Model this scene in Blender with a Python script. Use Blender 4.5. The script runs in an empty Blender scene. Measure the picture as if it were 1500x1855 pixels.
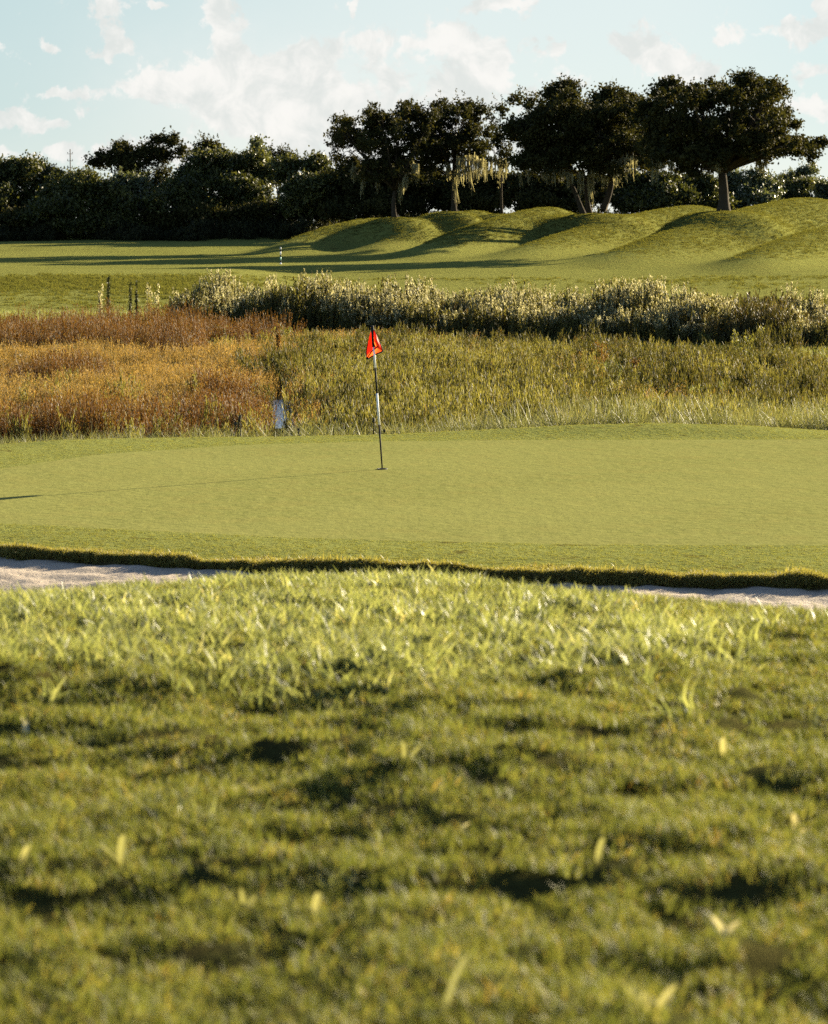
import bpy, math, random
import numpy as np
from mathutils import Vector

SC = bpy.context.scene
COL = SC.collection
rng = np.random.default_rng(7)
random.seed(7)

# ------------------------------------------------------------------ camera
CAMZ = 3.72                     # metres above the putting green
FPX = 5000.0                    # focal length in pixels of the 1500 px wide photograph
PITCH = math.atan(527.5 / FPX)  # horizon sits at y = 400 of 1855
cam_d = bpy.data.cameras.new('camera')
cam = bpy.data.objects.new('camera', cam_d)
COL.objects.link(cam)
cam.location = (0, 0, CAMZ)
cam.rotation_euler = (math.pi / 2 - PITCH, 0, 0)
cam_d.sensor_fit = 'HORIZONTAL'
cam_d.sensor_width = 24.0
cam_d.lens = 24.0 * FPX / 1500.0
cam_d.clip_start = 0.2
cam_d.clip_end = 9000
cam_d.dof.use_dof = True
cam_d.dof.focus_distance = 56.0
cam_d.dof.aperture_fstop = 4.4
SC.camera = cam

# ------------------------------------------------------------------ sun, sky, exposure
SUN_AZ = math.radians(48.5)     # clockwise from straight ahead (+Y): from the right, beyond the flag
SUN_EL = math.radians(15.8)
svec = Vector((math.sin(SUN_AZ) * math.cos(SUN_EL), math.cos(SUN_AZ) * math.cos(SUN_EL), math.sin(SUN_EL)))
sun_d = bpy.data.lights.new('sun', 'SUN')
sun_d.energy = 5.0
sun_d.angle = math.radians(0.5)
sun_d.color = (1.0, 0.86, 0.60)
sun = bpy.data.objects.new('sun', sun_d)
COL.objects.link(sun)
sun.rotation_euler = svec.to_track_quat('Z', 'Y').to_euler()
sun.location = (60, 50, 60)

SC.view_settings.view_transform = 'Standard'
SC.view_settings.look = 'None'
SC.view_settings.gamma = 1.0
SC.view_settings.exposure = 2.65
EXPO = 2.0 ** 2.65


class NT:
    """small helper around a node tree"""
    def __init__(self, tree):
        self.t = tree
        tree.nodes.clear()

    def n(self, kind, **kw):
        nd = self.t.nodes.new(kind)
        for k, v in kw.items():
            setattr(nd, k, v)
        return nd

    def link(self, a, b):
        self.t.links.new(a, b)

    def put(self, sock, v):
        if isinstance(v, bpy.types.NodeSocket):
            self.t.links.new(v, sock)
        elif v is not None:
            sock.default_value = v

    def math(self, op, a, b=None, c=None, clamp=False):
        nd = self.n('ShaderNodeMath', operation=op, use_clamp=clamp)
        for i, v in enumerate((a, b, c)):
            self.put(nd.inputs[i], v)
        return nd.outputs[0]

    def noise(self, vec, scale, detail=4, rough=0.55, dist=0.0, color=False):
        nd = self.n('ShaderNodeTexNoise')
        self.put(nd.inputs['Vector'], vec)
        nd.inputs['Scale'].default_value = scale
        nd.inputs['Detail'].default_value = detail
        nd.inputs['Roughness'].default_value = rough
        nd.inputs['Distortion'].default_value = dist
        return nd.outputs['Color' if color else 'Fac']

    def ramp(self, fac, stops, interp='LINEAR'):
        nd = self.n('ShaderNodeValToRGB')
        cr = nd.color_ramp
        cr.interpolation = interp
        while len(cr.elements) < len(stops):
            cr.elements.new(0.5)
        for e, (p, c) in zip(cr.elements, stops):
            e.position = p
            e.color = (c[0], c[1], c[2], 1)
        self.put(nd.inputs[0], fac)
        return nd.outputs[0]

    def mix(self, fac, a, b, mode='MIX'):
        nd = self.n('ShaderNodeMix', data_type='RGBA', blend_type=mode)
        self.put(nd.inputs[0], fac)
        for s, v in ((nd.inputs[6], a), (nd.inputs[7], b)):
            if not isinstance(v, bpy.types.NodeSocket):
                v = (v[0], v[1], v[2], 1)
            self.put(s, v)
        return nd.outputs[2]

    def smooth(self, x, lo, hi, out_lo=0.0, out_hi=1.0):
        nd = self.n('ShaderNodeMapRange', interpolation_type='SMOOTHSTEP')
        self.put(nd.inputs[0], x)
        nd.inputs[1].default_value = lo
        nd.inputs[2].default_value = hi
        nd.inputs[3].default_value = out_lo
        nd.inputs[4].default_value = out_hi
        return nd.outputs[0]


def build_world():
    w = bpy.data.worlds.new('World')
    SC.world = w
    w.use_nodes = True
    T = NT(w.node_tree)
    out = T.n('ShaderNodeOutputWorld')
    bg = T.n('ShaderNodeBackground')
    STR = 0.05
    bg.inputs['Strength'].default_value = STR
    T.link(bg.outputs[0], out.inputs[0])
    sky = T.n('ShaderNodeTexSky', sky_type='NISHITA')
    sky.sun_disc = False
    sky.sun_elevation = SUN_EL
    sky.sun_rotation = SUN_AZ
    sky.air_density = 0.7
    sky.dust_density = 0.4
    sky.ozone_density = 1.5
    tc = T.n('ShaderNodeTexCoord')
    sep = T.n('ShaderNodeSeparateXYZ')
    T.link(tc.outputs['Generated'], sep.inputs[0])
    X, Y, Z = sep.outputs
    ys = T.math('MAXIMUM', T.math('ABSOLUTE', Y), 0.15)
    u = T.math('DIVIDE', X, ys)          # tangent of the bearing
    v = T.math('DIVIDE', Z, ys)          # tangent of the height above the horizon
    comb = T.n('ShaderNodeCombineXYZ')
    T.link(u, comb.inputs[0]); T.link(v, comb.inputs[1]); T.link(T.math('MULTIPLY', Y, 0.3), comb.inputs[2])
    P = comb.outputs[0]
    # warp the cloud coordinates so that outlines billow
    nz = T.noise(P, 38, 6, 0.62, 0.2, color=True)
    s2 = T.n('ShaderNodeSeparateColor'); T.link(nz, s2.inputs[0])
    uu = T.math('ADD', u, T.math('MULTIPLY', T.math('SUBTRACT', s2.outputs[0], 0.5), 0.030))
    vv = T.math('ADD', v, T.math('MULTIPLY', T.math('SUBTRACT', s2.outputs[1], 0.5), 0.026))
    fbm = T.noise(P, 95, 8, 0.62, 0.3)

    def blob(px, py, rx, ry, amp=1.0):
        cu, cv = (px - 750) / 5000.0, (400 - py) / 5000.0
        a = T.math('DIVIDE', T.math('SUBTRACT', uu, cu), rx / 5000.0)
        b = T.math('DIVIDE', T.math('SUBTRACT', vv, cv), ry / 5000.0)
        r2 = T.math('ADD', T.math('MULTIPLY', a, a), T.math('MULTIPLY', b, b))
        return T.math('MULTIPLY', T.math('EXPONENT', T.math('MULTIPLY', r2, -1.0)), amp)

    blobs = [(400, 150, 120, 50, 1.0), (415, 40, 36, 60, 0.95), (330, 165, 110, 26, 0.8), (480, 190, 110, 50, 0.85),
             (570, 130, 44, 40, 0.95), (560, 200, 110, 60, 0.8), (205, 30, 32, 40, 0.8), (225, 85, 22, 26, 0.6),
             (280, 12, 36, 10, 0.7), (110, 165, 70, 16, 0.8), (60, 215, 110, 22, 0.9), (100, 85, 24, 14, 0.6),
             (30, 110, 34, 14, 0.6), (190, 95, 40, 14, 0.5), (700, 75, 70, 34, 0.65), (830, 80, 60, 34, 0.7), (880, 140, 70, 34, 0.75),
             (900, 10, 80, 16, 0.75), (1000, 92, 40, 22, 0.7), (1130, 70, 44, 36, 0.8), (1185, 95, 50, 20, 0.7), (1240, 130, 70, 26, 0.9),
             (1310, 72, 36, 20, 0.75), (1450, 70, 60, 24, 0.9), (1490, 20, 30, 30, 0.8), (1460, 140, 50, 26, 0.7), (1440, 200, 90, 22, 0.65),
             (300, 290, 520, 22, 0.75), (760, 200, 260, 80, 0.6), (645, 8, 14, 10, 0.6), (1350, 10, 10, 8, 0.5),
             (-300, 120, 160, 60, 0.8), (-700, 60, 240, 80, 0.8), (1900, 90, 180, 60, 0.8), (2400, 40, 260, 80, 0.8)]
    f = None
    for b in blobs:
        m = blob(*b)
        f = m if f is None else T.math('ADD', f, m)
    f = T.math('MINIMUM', f, 1.25)
    f = T.math('ADD', f, T.math('MULTIPLY', T.math('SUBTRACT', fbm, 0.5), 2.1))
    mask = T.smooth(f, 0.26, 0.58)
    shade = T.noise(P, 70, 6, 0.6, 0.4)
    # air near the horizon is pale: the lowest few degrees wash out to a light teal
    low = T.math('MULTIPLY', T.smooth(v, 0.10, 0.28, 1.0, 0.0), T.smooth(Y, -0.1, 0.8, 0.25, 1.0))
    k = 1.0 / (STR * EXPO)
    teal = T.mix(T.smooth(u, -0.16, 0.02), (0.525 * k, 0.66 * k, 0.655 * k), (0.70 * k, 0.775 * k, 0.75 * k))
    teal = T.mix(T.smooth(u, 0.08, 0.17), teal, (0.62 * k, 0.735 * k, 0.725 * k))
    pale = T.mix(T.smooth(v, 0.0, 0.045, 0.65, 0.0), teal, (0.80 * k, 0.83 * k, 0.79 * k))
    pale = T.mix(T.math('MULTIPLY', blob(500, 190, 330, 130), 0.75), pale, (0.80 * k, 0.815 * k, 0.785 * k))
    base = T.mix(T.math('MULTIPLY', low, 0.93), sky.outputs[0], pale)
    cloudc = T.mix(T.smooth(shade, 0.35, 0.65), (0.76 * k, 0.79 * k, 0.765 * k), (0.97 * k, 0.95 * k, 0.91 * k))
    cmask = T.math('MULTIPLY', T.math('MULTIPLY', mask, T.smooth(v, 0.15, 0.45, 1.0, 0.25)), 0.92)
    col = T.mix(cmask, base, cloudc)
    T.link(col, bg.inputs['Color'])


build_world()

# ------------------------------------------------------------------ geometry helpers
CP, SP = math.cos(PITCH), math.sin(PITCH)


def at(px, py, d):
    """the point at distance d (along +Y) seen at pixel (px, py) of the photograph"""
    xc, yc = (px - 750) / FPX, (927.5 - py) / FPX
    s = d / (CP + yc * SP)
    return Vector((xc * s, d, CAMZ + s * (yc * CP - SP)))


def tan_down(py):
    return math.tan(PITCH + math.atan((py - 927.5) / FPX))


def lat(px, d):
    return (px - 750) / FPX * d * 1.003


_perm = np.random.default_rng(3).random((256, 256))


def vnoise(x, y):
    xi, yi = np.floor(x).astype(int), np.floor(y).astype(int)
    fx, fy = x - xi, y - yi
    fx, fy = fx * fx * (3 - 2 * fx), fy * fy * (3 - 2 * fy)
    a = _perm[xi & 255, yi & 255]; b = _perm[(xi + 1) & 255, yi & 255]
    c = _perm[xi & 255, (yi + 1) & 255]; d = _perm[(xi + 1) & 255, (yi + 1) & 255]
    return (a * (1 - fx) + b * fx) * (1 - fy) + (c * (1 - fx) + d * fx) * fy - 0.5


def fbm(x, y, sc, octs=4, gain=0.5):
    r, amp, tot = 0.0, 1.0, 0.0
    for i in range(octs):
        r = r + amp * vnoise(x / sc + 17.3 * i, y / sc - 9.1 * i)
        tot += amp
        amp *= gain
        sc *= 0.5
    return r / tot


def sstep(t):
    t = np.clip(t, 0, 1)
    return t * t * (3 - 2 * t)


CREST_PX = [-300, 0, 120, 250, 450, 700, 900, 1150, 1300, 1500, 1800]
CREST_PY = [1120, 1072, 1057, 1044, 1034, 1035, 1042, 1068, 1088, 1122, 1180]
CD = 18.0
CRX = [lat(p, CD) for p in CREST_PX]
CRZ = [CAMZ - CD * tan_down(p) - np.interp(q, [0, 200, 350, 520, 1000, 1150, 1300, 1500], [0.19, 0.17, 0.14, 0.10, 0.10, 0.15, 0.18, 0.17]) for p, q in zip(CREST_PY, CREST_PX)]
BACK_PX = [-600, 0, 100, 250, 500, 700, 900, 1050, 1200, 1350, 1500, 2200]
BACK_PY = [830, 806, 799, 795, 793, 789, 779, 771, 768, 772, 781, 800]
BK_X = [-40, -7, -4, 0, 5, 9, 40]
BK_D = [43, 46.2, 47.4, 48.4, 49, 49.2, 49]


def f_lip(x):
    return np.interp(x, [-40, -8, -4.7, -2, 0.3, 2.5, 4.3, 8, 40], [37, 33.2, 31.5, 30.2, 29.6, 29.0, 28.75, 28.9, 32]) + 0.20 * fbm(np.asarray(x, float), 3.0, 0.9, 4, 0.6)


def f_back(x):
    return np.interp(x, BK_X, BK_D)


def f_frontfringe(x):
    return np.interp(x, [-40, -5.3, -1.5, 2, 5, 40], [37.5, 34.0, 32.4, 31.7, 31.6, 35])


def f_backfringe(x):
    px = np.interp(x, [-40, -6.3, -5.0, -2.8, -0.5, 1.5, 7, 40], [34.5, 41.4, 44.2, 46.0, 46.7, 47.0, 47.2, 45.5])
    return px


MOUNDS = []   # ridges: foot, crest, crest height above the base, width at foot and crest


def base_z(y):
    return np.interp(y, [104, 114, 124, 136, 150, 160, 237, 262, 280, 300, 330, 900, 9000],
                     [-1.28, -1.28, -1.16, -1.06, -0.95, -0.86, 0.52, 1.02, 1.42, 1.85, 2.05, 2.5, 2.5])


def ridge(foot, crest, w0, w1, back=1.35):
    w0, w1 = w0 * 1.08, w1 * 1.08
    fx, fd = lat(foot[0], foot[1]), foot[1]
    cx, cd = lat(crest[0], crest[2]), crest[2]
    MOUNDS.append((fx, fd, cx, cd, at(*crest).z - float(base_z(cd)), w0, w1, back))


ridge((470, 252), (672, 393, 272), 2.2, 4.2)
ridge((650, 250), (855, 381, 277), 2.0, 4.0)
ridge((730, 236), (985, 376, 268), 2.2, 4.8)
ridge((900, 228), (1245, 374, 276), 2.6, 5.2)
ridge((1090, 208), (1450, 361, 260), 3.0, 6.8, 1.5)
ridge((1340, 196), (1530, 406, 232), 2.4, 4.6)
ridge((1500, 225), (1800, 350, 262), 4, 9)
ridge((330, 296), (460, 411, 303), 3.5, 6)
ridge((60, 296), (160, 425, 303), 3.5, 7)
PADS = []    # the raised ground each oak stands on


def pad(px, py, d, r):
    PADS.append((lat(px, d), d, at(px, py, d).z, r))


pad(716, 394, 266, 4.0); pad(822, 383, 270, 3.5); pad(1066, 387, 263, 4.5); pad(1308, 383, 244, 5.0); pad(908, 388, 276, 3.5)


def H(x, y, lumps=True):
    x = np.asarray(x, float); y = np.asarray(y, float)
    x, y = np.broadcast_arrays(x, y)
    zc = np.interp(x, CRX, CRZ)
    z5 = CAMZ - 1.49
    t = np.clip((y - 5) / (CD - 5), 0, 1)
    zA = z5 + (zc - z5) * t ** 2.07
    # crest down to the bunker floor (cubic)
    L = 5.6
    q = np.clip((y - CD) / L, 0, 1)
    fl = -0.34
    zB = (2 * q**3 - 3 * q**2 + 1) * zc + (q**3 - 2 * q**2 + q) * L * (-0.126) + (-2 * q**3 + 3 * q**2) * fl
    lip = f_lip(x)
    zS = fl + 0.21 * sstep((y - (lip - 3.2)) / 3.2)
    zG = -0.03 + 0.03 * sstep((y - lip) / 1.5) + 0.025 * fbm(x, y, 7.0, 3)
    bk = f_back(x)
    zk = np.interp(750 + x * FPX / bk, BACK_PX, [0] * 12)
    bpx = 750 + x * FPX / bk
    tb = np.tan(PITCH + np.arctan((np.interp(bpx, BACK_PX, BACK_PY) - 927.5) / FPX))
    zk = CAMZ - bk * tb
    zG = zG + (zk - 0.0) * sstep((y - (bk - 1.7)) / 1.7)
    q = np.clip((y - bk) / 6.0, 0, 1)
    zM = zk + (-1.28 - zk) * (q * q * (3 - 2 * q)) + 0.10 * fbm(x, y, 4.0, 3) * sstep((y - bk - 3) / 5)
    right = sstep((x - 2) / 14)
    y0 = y
    y = y - np.interp(x, [-16, 16], [11.0, -4.0])
    zF = base_z(y)
    zF = zF + right * 0.85 * np.exp(-((y - 146) / 11.0) ** 2)
    y = y0
    left = sstep((-x - 6) / 8)
    zF = zF + left * 0.72 * np.exp(-((y - 188) / 24.0) ** 2)
    zF = zF + 0.22 * fbm(x, y, 26.0, 3) * sstep((y - 120) / 30)
    tot = np.zeros_like(zF)
    for (fx, fd, cx, cd, h, w0, w1, back) in MOUNDS:
        L = math.hypot(cx - fx, cd - fd)
        ux, uy = (cx - fx) / L, (cd - fd) / L
        t = ((x - fx) * ux + (y - fd) * uy) / L
        b = -(x - fx) * uy + (y - fd) * ux
        bend = 0.10 * L * np.sin(np.clip(t, 0, 1) * math.pi)
        w = w0 + (w1 - w0) * np.clip(t, 0, 1.2)
        tc = np.clip(t, 0, 1)
        prof = (0.55 * tc + 0.45 * sstep(tc)) * (1 - sstep((t - 1.02) / (back - 1)))
        g = h * prof * np.exp(-(np.abs(b - bend * 0.5) / w) ** 2.0)
        tot = (tot ** 5 + np.maximum(g, 0) ** 5) ** 0.2
    for (ox, oy, oz, r) in PADS:
        k = np.exp(-(((x - ox) ** 2 + (y - oy) ** 2) / r ** 2) ** 1.5)
        cur = zF + tot
        tot = tot + np.maximum(oz - cur, 0) * k
    zF = zF + tot + 0.10 * fbm(x, y, 5.0, 3) * sstep((y - 245) / 20)
    z = np.where(y < CD, zA, np.where(y < CD + L, zB, np.where(y < lip, zS, np.where(y < bk, zG, np.where(y < 104, zM, zF)))))
    if lumps:
        near = np.where(y < CD + 2, 1.0, 0.0) * sstep((20 - y) / 4 + 0.3)
        z = z + near * (0.05 * fbm(x + 11.3, y + 4.7, 1.7, 2) + 0.075 * fbm(x + 31.7, y * 1.3 + 5.1, 0.55, 2) + 0.085 * fbm(x * 0.7, y * 1.2, 0.26, 2) + 0.07 * fbm(x, y, 0.12, 2)) * np.interp(y, [3, 9, 14, 19], [0.9, 1.0, 0.75, 0.45])
        fpx = 750 + x / np.maximum(y, 1.0) * FPX
        e1 = 9.0 + 0.9 * fbm(x, x * 0 + 3.0, 1.0, 3)
        z = z - near * 0.075 * sstep((e1 + 0.35 - y) / 0.5) * np.clip((y - 4) / 4, 0, 1) * sstep((860 - fpx) / 420)
        sand = ((y > CD + L - 2) & (y < lip))
        z = z + sand * (0.07 * fbm(x, y, 0.8, 3) + 0.05 * fbm(x, y * 1.5, 0.28, 2))
    return z


def Hs(x, y):
    return float(H(np.array([x]), np.array([y]))[0])


def hit(px, py, d0=3.0, d1=330.0):
    """first point of the ground on the ray through pixel (px, py)"""
    ds = np.geomspace(d0, d1, 3000)
    p0 = at(px, py, 1.0)
    xs = ds * p0.x
    zs = CAMZ + ds * (p0.z - CAMZ)
    below = np.nonzero(zs <= H(xs, ds))[0]
    i = below[0] if len(below) else len(ds) - 1
    return Vector((xs[i], ds[i], float(H(xs[i:i + 1], ds[i:i + 1])[0])))


def mesh_np(name, verts, faces, mats=(), attrs=None, smooth=False, matidx=None):
    verts = np.asarray(verts, np.float32)
    me = bpy.data.meshes.new(name)
    me.vertices.add(len(verts))
    me.vertices.foreach_set('co', verts.ravel())
    if isinstance(faces, np.ndarray):
        k = faces.shape[1]
        flat = faces.astype(np.int32).ravel()
        starts = np.arange(0, len(flat), k, dtype=np.int32)
    else:
        flat = np.concatenate([np.asarray(f, np.int32) for f in faces])
        lens = np.array([len(f) for f in faces])
        starts = np.concatenate(([0], np.cumsum(lens)[:-1])).astype(np.int32)
    me.loops.add(len(flat))
    me.loops.foreach_set('vertex_index', flat)
    me.polygons.add(len(starts))
    me.polygons.foreach_set('loop_start', starts)
    me.update(calc_edges=True)
    for m in mats:
        me.materials.append(m)
    if matidx is not None:
        me.polygons.foreach_set('material_index', np.asarray(matidx, np.int32))
    if smooth:
        me.polygons.foreach_set('use_smooth', np.ones(len(starts), bool))
    for k, a in (attrs or {}).items():
        at_ = me.attributes.new(k, 'FLOAT', 'POINT')
        at_.data.foreach_set('value', np.asarray(a, np.float32))
    me.validate()
    return me


def link(name, me, parent=None, **props):
    o = bpy.data.objects.new(name, me)
    COL.objects.link(o)
    if parent is not None:
        o.parent = parent
    for k, v in props.items():
        o[k] = v
    return o


def thing(name, label, cat, loc=(0, 0, 0), group=None):
    o = bpy.data.objects.new(name, None)
    o.empty_display_size = 0.5
    COL.objects.link(o)
    o.location = loc
    o['label'] = label
    o['category'] = cat
    if group:
        o['group'] = group
    return o


class Geo:
    """collects quads with a per-vertex random value and a material slot"""
    def __init__(self):
        self.v, self.f, self.r, self.m, self.nv = [], [], [], [], 0

    def add(self, v, f, r, m=0):
        v = np.asarray(v, float).reshape(-1, 3)
        f = np.asarray(f, int).reshape(-1, 4)
        self.v.append(v); self.f.append(f + self.nv)
        r = np.asarray(r, float)
        self.r.append(np.full(len(v), float(r)) if r.ndim == 0 else r)
        self.m.append(np.full(len(f), m))
        self.nv += len(v)

    def mesh(self, name, mats, smooth=False, origin=None):
        v = np.concatenate(self.v)
        if origin is not None:
            v = v - np.asarray(origin)
        return mesh_np(name, v, np.concatenate(self.f), mats, {'rnd': np.concatenate(self.r)}, smooth, np.concatenate(self.m))

    # many bent blades at once
    def blades(self, base, h, w, lean, seg=2, m=0, r=None, R=rng, power=1.0, face=None):
        base = np.asarray(base, float)
        n = len(base)
        h = np.broadcast_to(h, (n,)); w = np.broadcast_to(w, (n,))
        lean = np.asarray(lean, float)
        az = R.random(n) * math.pi if face is None else face
        side = np.stack([np.cos(az), np.sin(az), np.zeros(n)], 1)
        vs = []
        for i in range(seg + 1):
            t = i / seg
            ln = np.hypot(lean[:, 0], lean[:, 1])
            c = base + np.stack([lean[:, 0] * h * t ** 1.7, lean[:, 1] * h * t ** 1.7, h * (t - 0.32 * np.minimum(ln, 1.4) * t * t)], 1)
            hw = (w * 0.5 * max(0.12, (1 - t ** 1.5)) ** power)[:, None]
            vs.append(c - side * hw); vs.append(c + side * hw)
        V = np.stack(vs, 1)                      # n, 2(seg+1), 3
        k = 2 * (seg + 1)
        F = []
        for i in range(seg):
            F.append([2 * i, 2 * i + 1, 2 * i + 3, 2 * i + 2])
        F = np.array(F)[None] + (np.arange(n) * k)[:, None, None]
        rr = R.random(n) if r is None else np.broadcast_to(r, (n,))
        self.add(V.reshape(-1, 3), F.reshape(-1, 4), np.repeat(rr, k), m)

    # many small leaf quads
    def leaves(self, c, size, m=0, r=None, R=rng, up=0.0, aspect=0.55):
        c = np.asarray(c, float)
        n = len(c)
        size = np.broadcast_to(size, (n,))
        a = R.normal(size=(n, 3)); a[:, 2] += up
        a /= np.linalg.norm(a, axis=1)[:, None]
        b = R.normal(size=(n, 3))
        b -= a * (a * b).sum(1)[:, None]
        b /= np.linalg.norm(b, axis=1)[:, None]
        a = a * size[:, None] * 0.5
        b = b * size[:, None] * 0.5 * aspect
        V = np.stack([c - a, c - 0.1 * a + b, c + a, c + 0.1 * a - b], 1)
        F = np.arange(n * 4).reshape(n, 4)
        rr = R.random(n) if r is None else np.broadcast_to(r, (n,))
        self.add(V.reshape(-1, 3), F, np.repeat(rr, 4), m)

    # tapered tube along a polyline
    def tube(self, pts, radii, sides=7, m=0, r=0.5, caps=True):
        pts = [Vector(p) for p in pts]
        rings = []
        for i, p in enumerate(pts):
            d = (pts[min(i + 1, len(pts) - 1)] - pts[max(i - 1, 0)]).normalized()
            ref = Vector((0, 0, 1)) if abs(d.z) < 0.9 else Vector((1, 0, 0))
            s1 = d.cross(ref).normalized(); s2 = d.cross(s1)
            rings.append([p + (s1 * math.cos(2 * math.pi * k / sides) + s2 * math.sin(2 * math.pi * k / sides)) * radii[i] for k in range(sides)])
        V = np.array([q for ring in rings for q in ring])
        F = []
        for i in range(len(pts) - 1):
            for k in range(sides):
                k2 = (k + 1) % sides
                F.append([i * sides + k, i * sides + k2, (i + 1) * sides + k2, (i + 1) * sides + k])
        if caps:
            n0 = len(V)
            V = np.vstack([V, [pts[0]], [pts[-1]]])
            e = (len(pts) - 1) * sides
            for k in range(0, sides - 1, 2):
                F.append([n0, (k + 2) % sides, k + 1, k])
                F.append([n0 + 1, e + k, e + k + 1, e + (k + 2) % sides])
        self.add(V, F, r, m)


# ------------------------------------------------------------------ materials
def material(name):
    m = bpy.data.materials.new(name)
    m.use_nodes = True
    return m, NT(m.node_tree)


def leaf_mat(name, stops, trans=0.45, rough=0.5, spec=0.25, tint=(1.15, 1.1, 0.6), objvar=0.25):
    m, T = material(name)
    out = T.n('ShaderNodeOutputMaterial')
    a = T.n('ShaderNodeAttribute', attribute_name='rnd')
    oi = T.n('ShaderNodeObjectInfo')
    f = T.math('ADD', T.math('MULTIPLY', a.outputs['Fac'], 1 - objvar), T.math('MULTIPLY', oi.outputs['Random'], objvar))
    c = T.ramp(f, stops)
    p = T.n('ShaderNodeBsdfPrincipled')
    T.link(c, p.inputs['Base Color'])
    p.inputs['Roughness'].default_value = rough
    p.inputs['Specular IOR Level'].default_value = spec
    tr = T.n('ShaderNodeBsdfTranslucent')
    T.link(T.mix(1.0, c, tint, 'MULTIPLY'), tr.inputs['Color'])
    mx = T.n('ShaderNodeMixShader')
    mx.inputs[0].default_value = trans
    T.link(p.outputs[0], mx.inputs[1]); T.link(tr.outputs[0], mx.inputs[2])
    T.link(mx.outputs[0], out.inputs[0])
    return m


def turf_mat(name, c1, c2, c3, fine=30.0, mid=1.2, big=0.12, bump=0.5, bdist=0.02, rough=0.75, patch=None, sheen=0.0):
    m, T = material(name)
    out = T.n('ShaderNodeOutputMaterial')
    geo = T.n('ShaderNodeNewGeometry')
    P = geo.outputs['Position']
    n1 = T.noise(P, fine, 5, 0.7)
    n2 = T.noise(P, mid, 5, 0.6)
    n3 = T.noise(P, big, 4, 0.55)
    c = T.mix(T.smooth(n1, 0.34, 0.66), c1, c2)
    c = T.mix(T.math('MULTIPLY', T.smooth(n2, 0.42, 0.70), 0.65), c, c3)
    c = T.mix(T.math('MULTIPLY', T.smooth(n3, 0.38, 0.62), 0.45), c, c2)
    if patch:
        c = T.mix(T.math('MULTIPLY', T.smooth(T.noise(P, patch[0], 6, 0.65), patch[1], patch[1] + 0.06), patch[3]), c, patch[2])
    p = T.n('ShaderNodeBsdfPrincipled')
    T.link(c, p.inputs['Base Color'])
    p.inputs['Roughness'].default_value = rough
    p.inputs['Specular IOR Level'].default_value = 0.0
    if sheen:
        p.inputs['Sheen Weight'].default_value = sheen
        p.inputs['Sheen Roughness'].default_value = 0.6
        p.inputs['Sheen Tint'].default_value = (0.85, 0.85, 0.4, 1)
    hgt = T.math('ADD', T.math('MULTIPLY', n1, 0.6), T.math('MULTIPLY', T.noise(P, fine * 0.28, 4, 0.65), 0.8))
    b = T.n('ShaderNodeBump')
    b.inputs['Strength'].default_value = bump
    b.inputs['Distance'].default_value = bdist
    T.link(hgt, b.inputs['Height'])
    T.link(b.outputs[0], p.inputs['Normal'])
    T.link(p.outputs[0], out.inputs[0])
    return m


def simple_mat(name, c, rough=0.6, spec=0.3, var=0.15, scale=8.0, metallic=0.0, trans=0.0, tcol=None, bump=0.0):
    m, T = material(name)
    out = T.n('ShaderNodeOutputMaterial')
    tc = T.n('ShaderNodeTexCoord')
    n = T.noise(tc.outputs['Object'], scale, 5, 0.6)
    cc = T.mix(n, tuple(x * (1 - var) for x in c), tuple(min(1, x * (1 + var)) for x in c))
    p = T.n('ShaderNodeBsdfPrincipled')
    T.link(cc, p.inputs['Base Color'])
    p.inputs['Roughness'].default_value = rough
    p.inputs['Specular IOR Level'].default_value = spec
    p.inputs['Metallic'].default_value = metallic
    if bump:
        b = T.n('ShaderNodeBump')
        b.inputs['Strength'].default_value = bump
        b.inputs['Distance'].default_value = 0.05
        T.link(n, b.inputs['Height']); T.link(b.outputs[0], p.inputs['Normal'])
    sh = p.outputs[0]
    if trans:
        tr = T.n('ShaderNodeBsdfTranslucent')
        tr.inputs['Color'].default_value = (*(tcol or c), 1)
        mx = T.n('ShaderNodeMixShader')
        mx.inputs[0].default_value = trans
        T.link(sh, mx.inputs[1]); T.link(tr.outputs[0], mx.inputs[2])
        sh = mx.outputs[0]
    T.link(sh, out.inputs[0])
    return m


M = {}
M['rough_soil'] = turf_mat('rough_turf', (0.022, 0.022, 0.008), (0.045, 0.045, 0.014), (0.045, 0.033, 0.012), 60, 5, 0.8, 0.8, 0.03)
M['green'] = turf_mat('putting_turf', (0.112, 0.116, 0.034), (0.156, 0.155, 0.049), (0.148, 0.137, 0.042), 7, 1.5, 0.22, 1.0, 0.022, 0.8, None, 0.0)
M['fringe'] = turf_mat('fringe_turf', (0.080, 0.090, 0.025), (0.145, 0.150, 0.042), (0.128, 0.124, 0.035), 11, 2.6, 0.5, 1.0, 0.035, 0.75, (1.4, 0.60, (0.05, 0.036, 0.012), 0.7), 0.0)
M['fairway'] = turf_mat('fairway_turf', (0.076, 0.080, 0.020), (0.135, 0.136, 0.036), (0.110, 0.102, 0.027), 5, 0.9, 0.07, 1.0, 0.12, 0.75, (0.35, 0.62, (0.05, 0.038, 0.012), 0.6), 0.0)
M['marsh_soil'] = turf_mat('marsh_soil', (0.03, 0.026, 0.010), (0.055, 0.046, 0.017), (0.03, 0.027, 0.012), 12, 1.2, 0.2, 0.8, 0.05)
M['far'] = turf_mat('far_grass', (0.06, 0.07, 0.022), (0.085, 0.095, 0.03), (0.07, 0.065, 0.022), 3, 0.3, 0.02, 0.8, 0.1)


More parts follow.
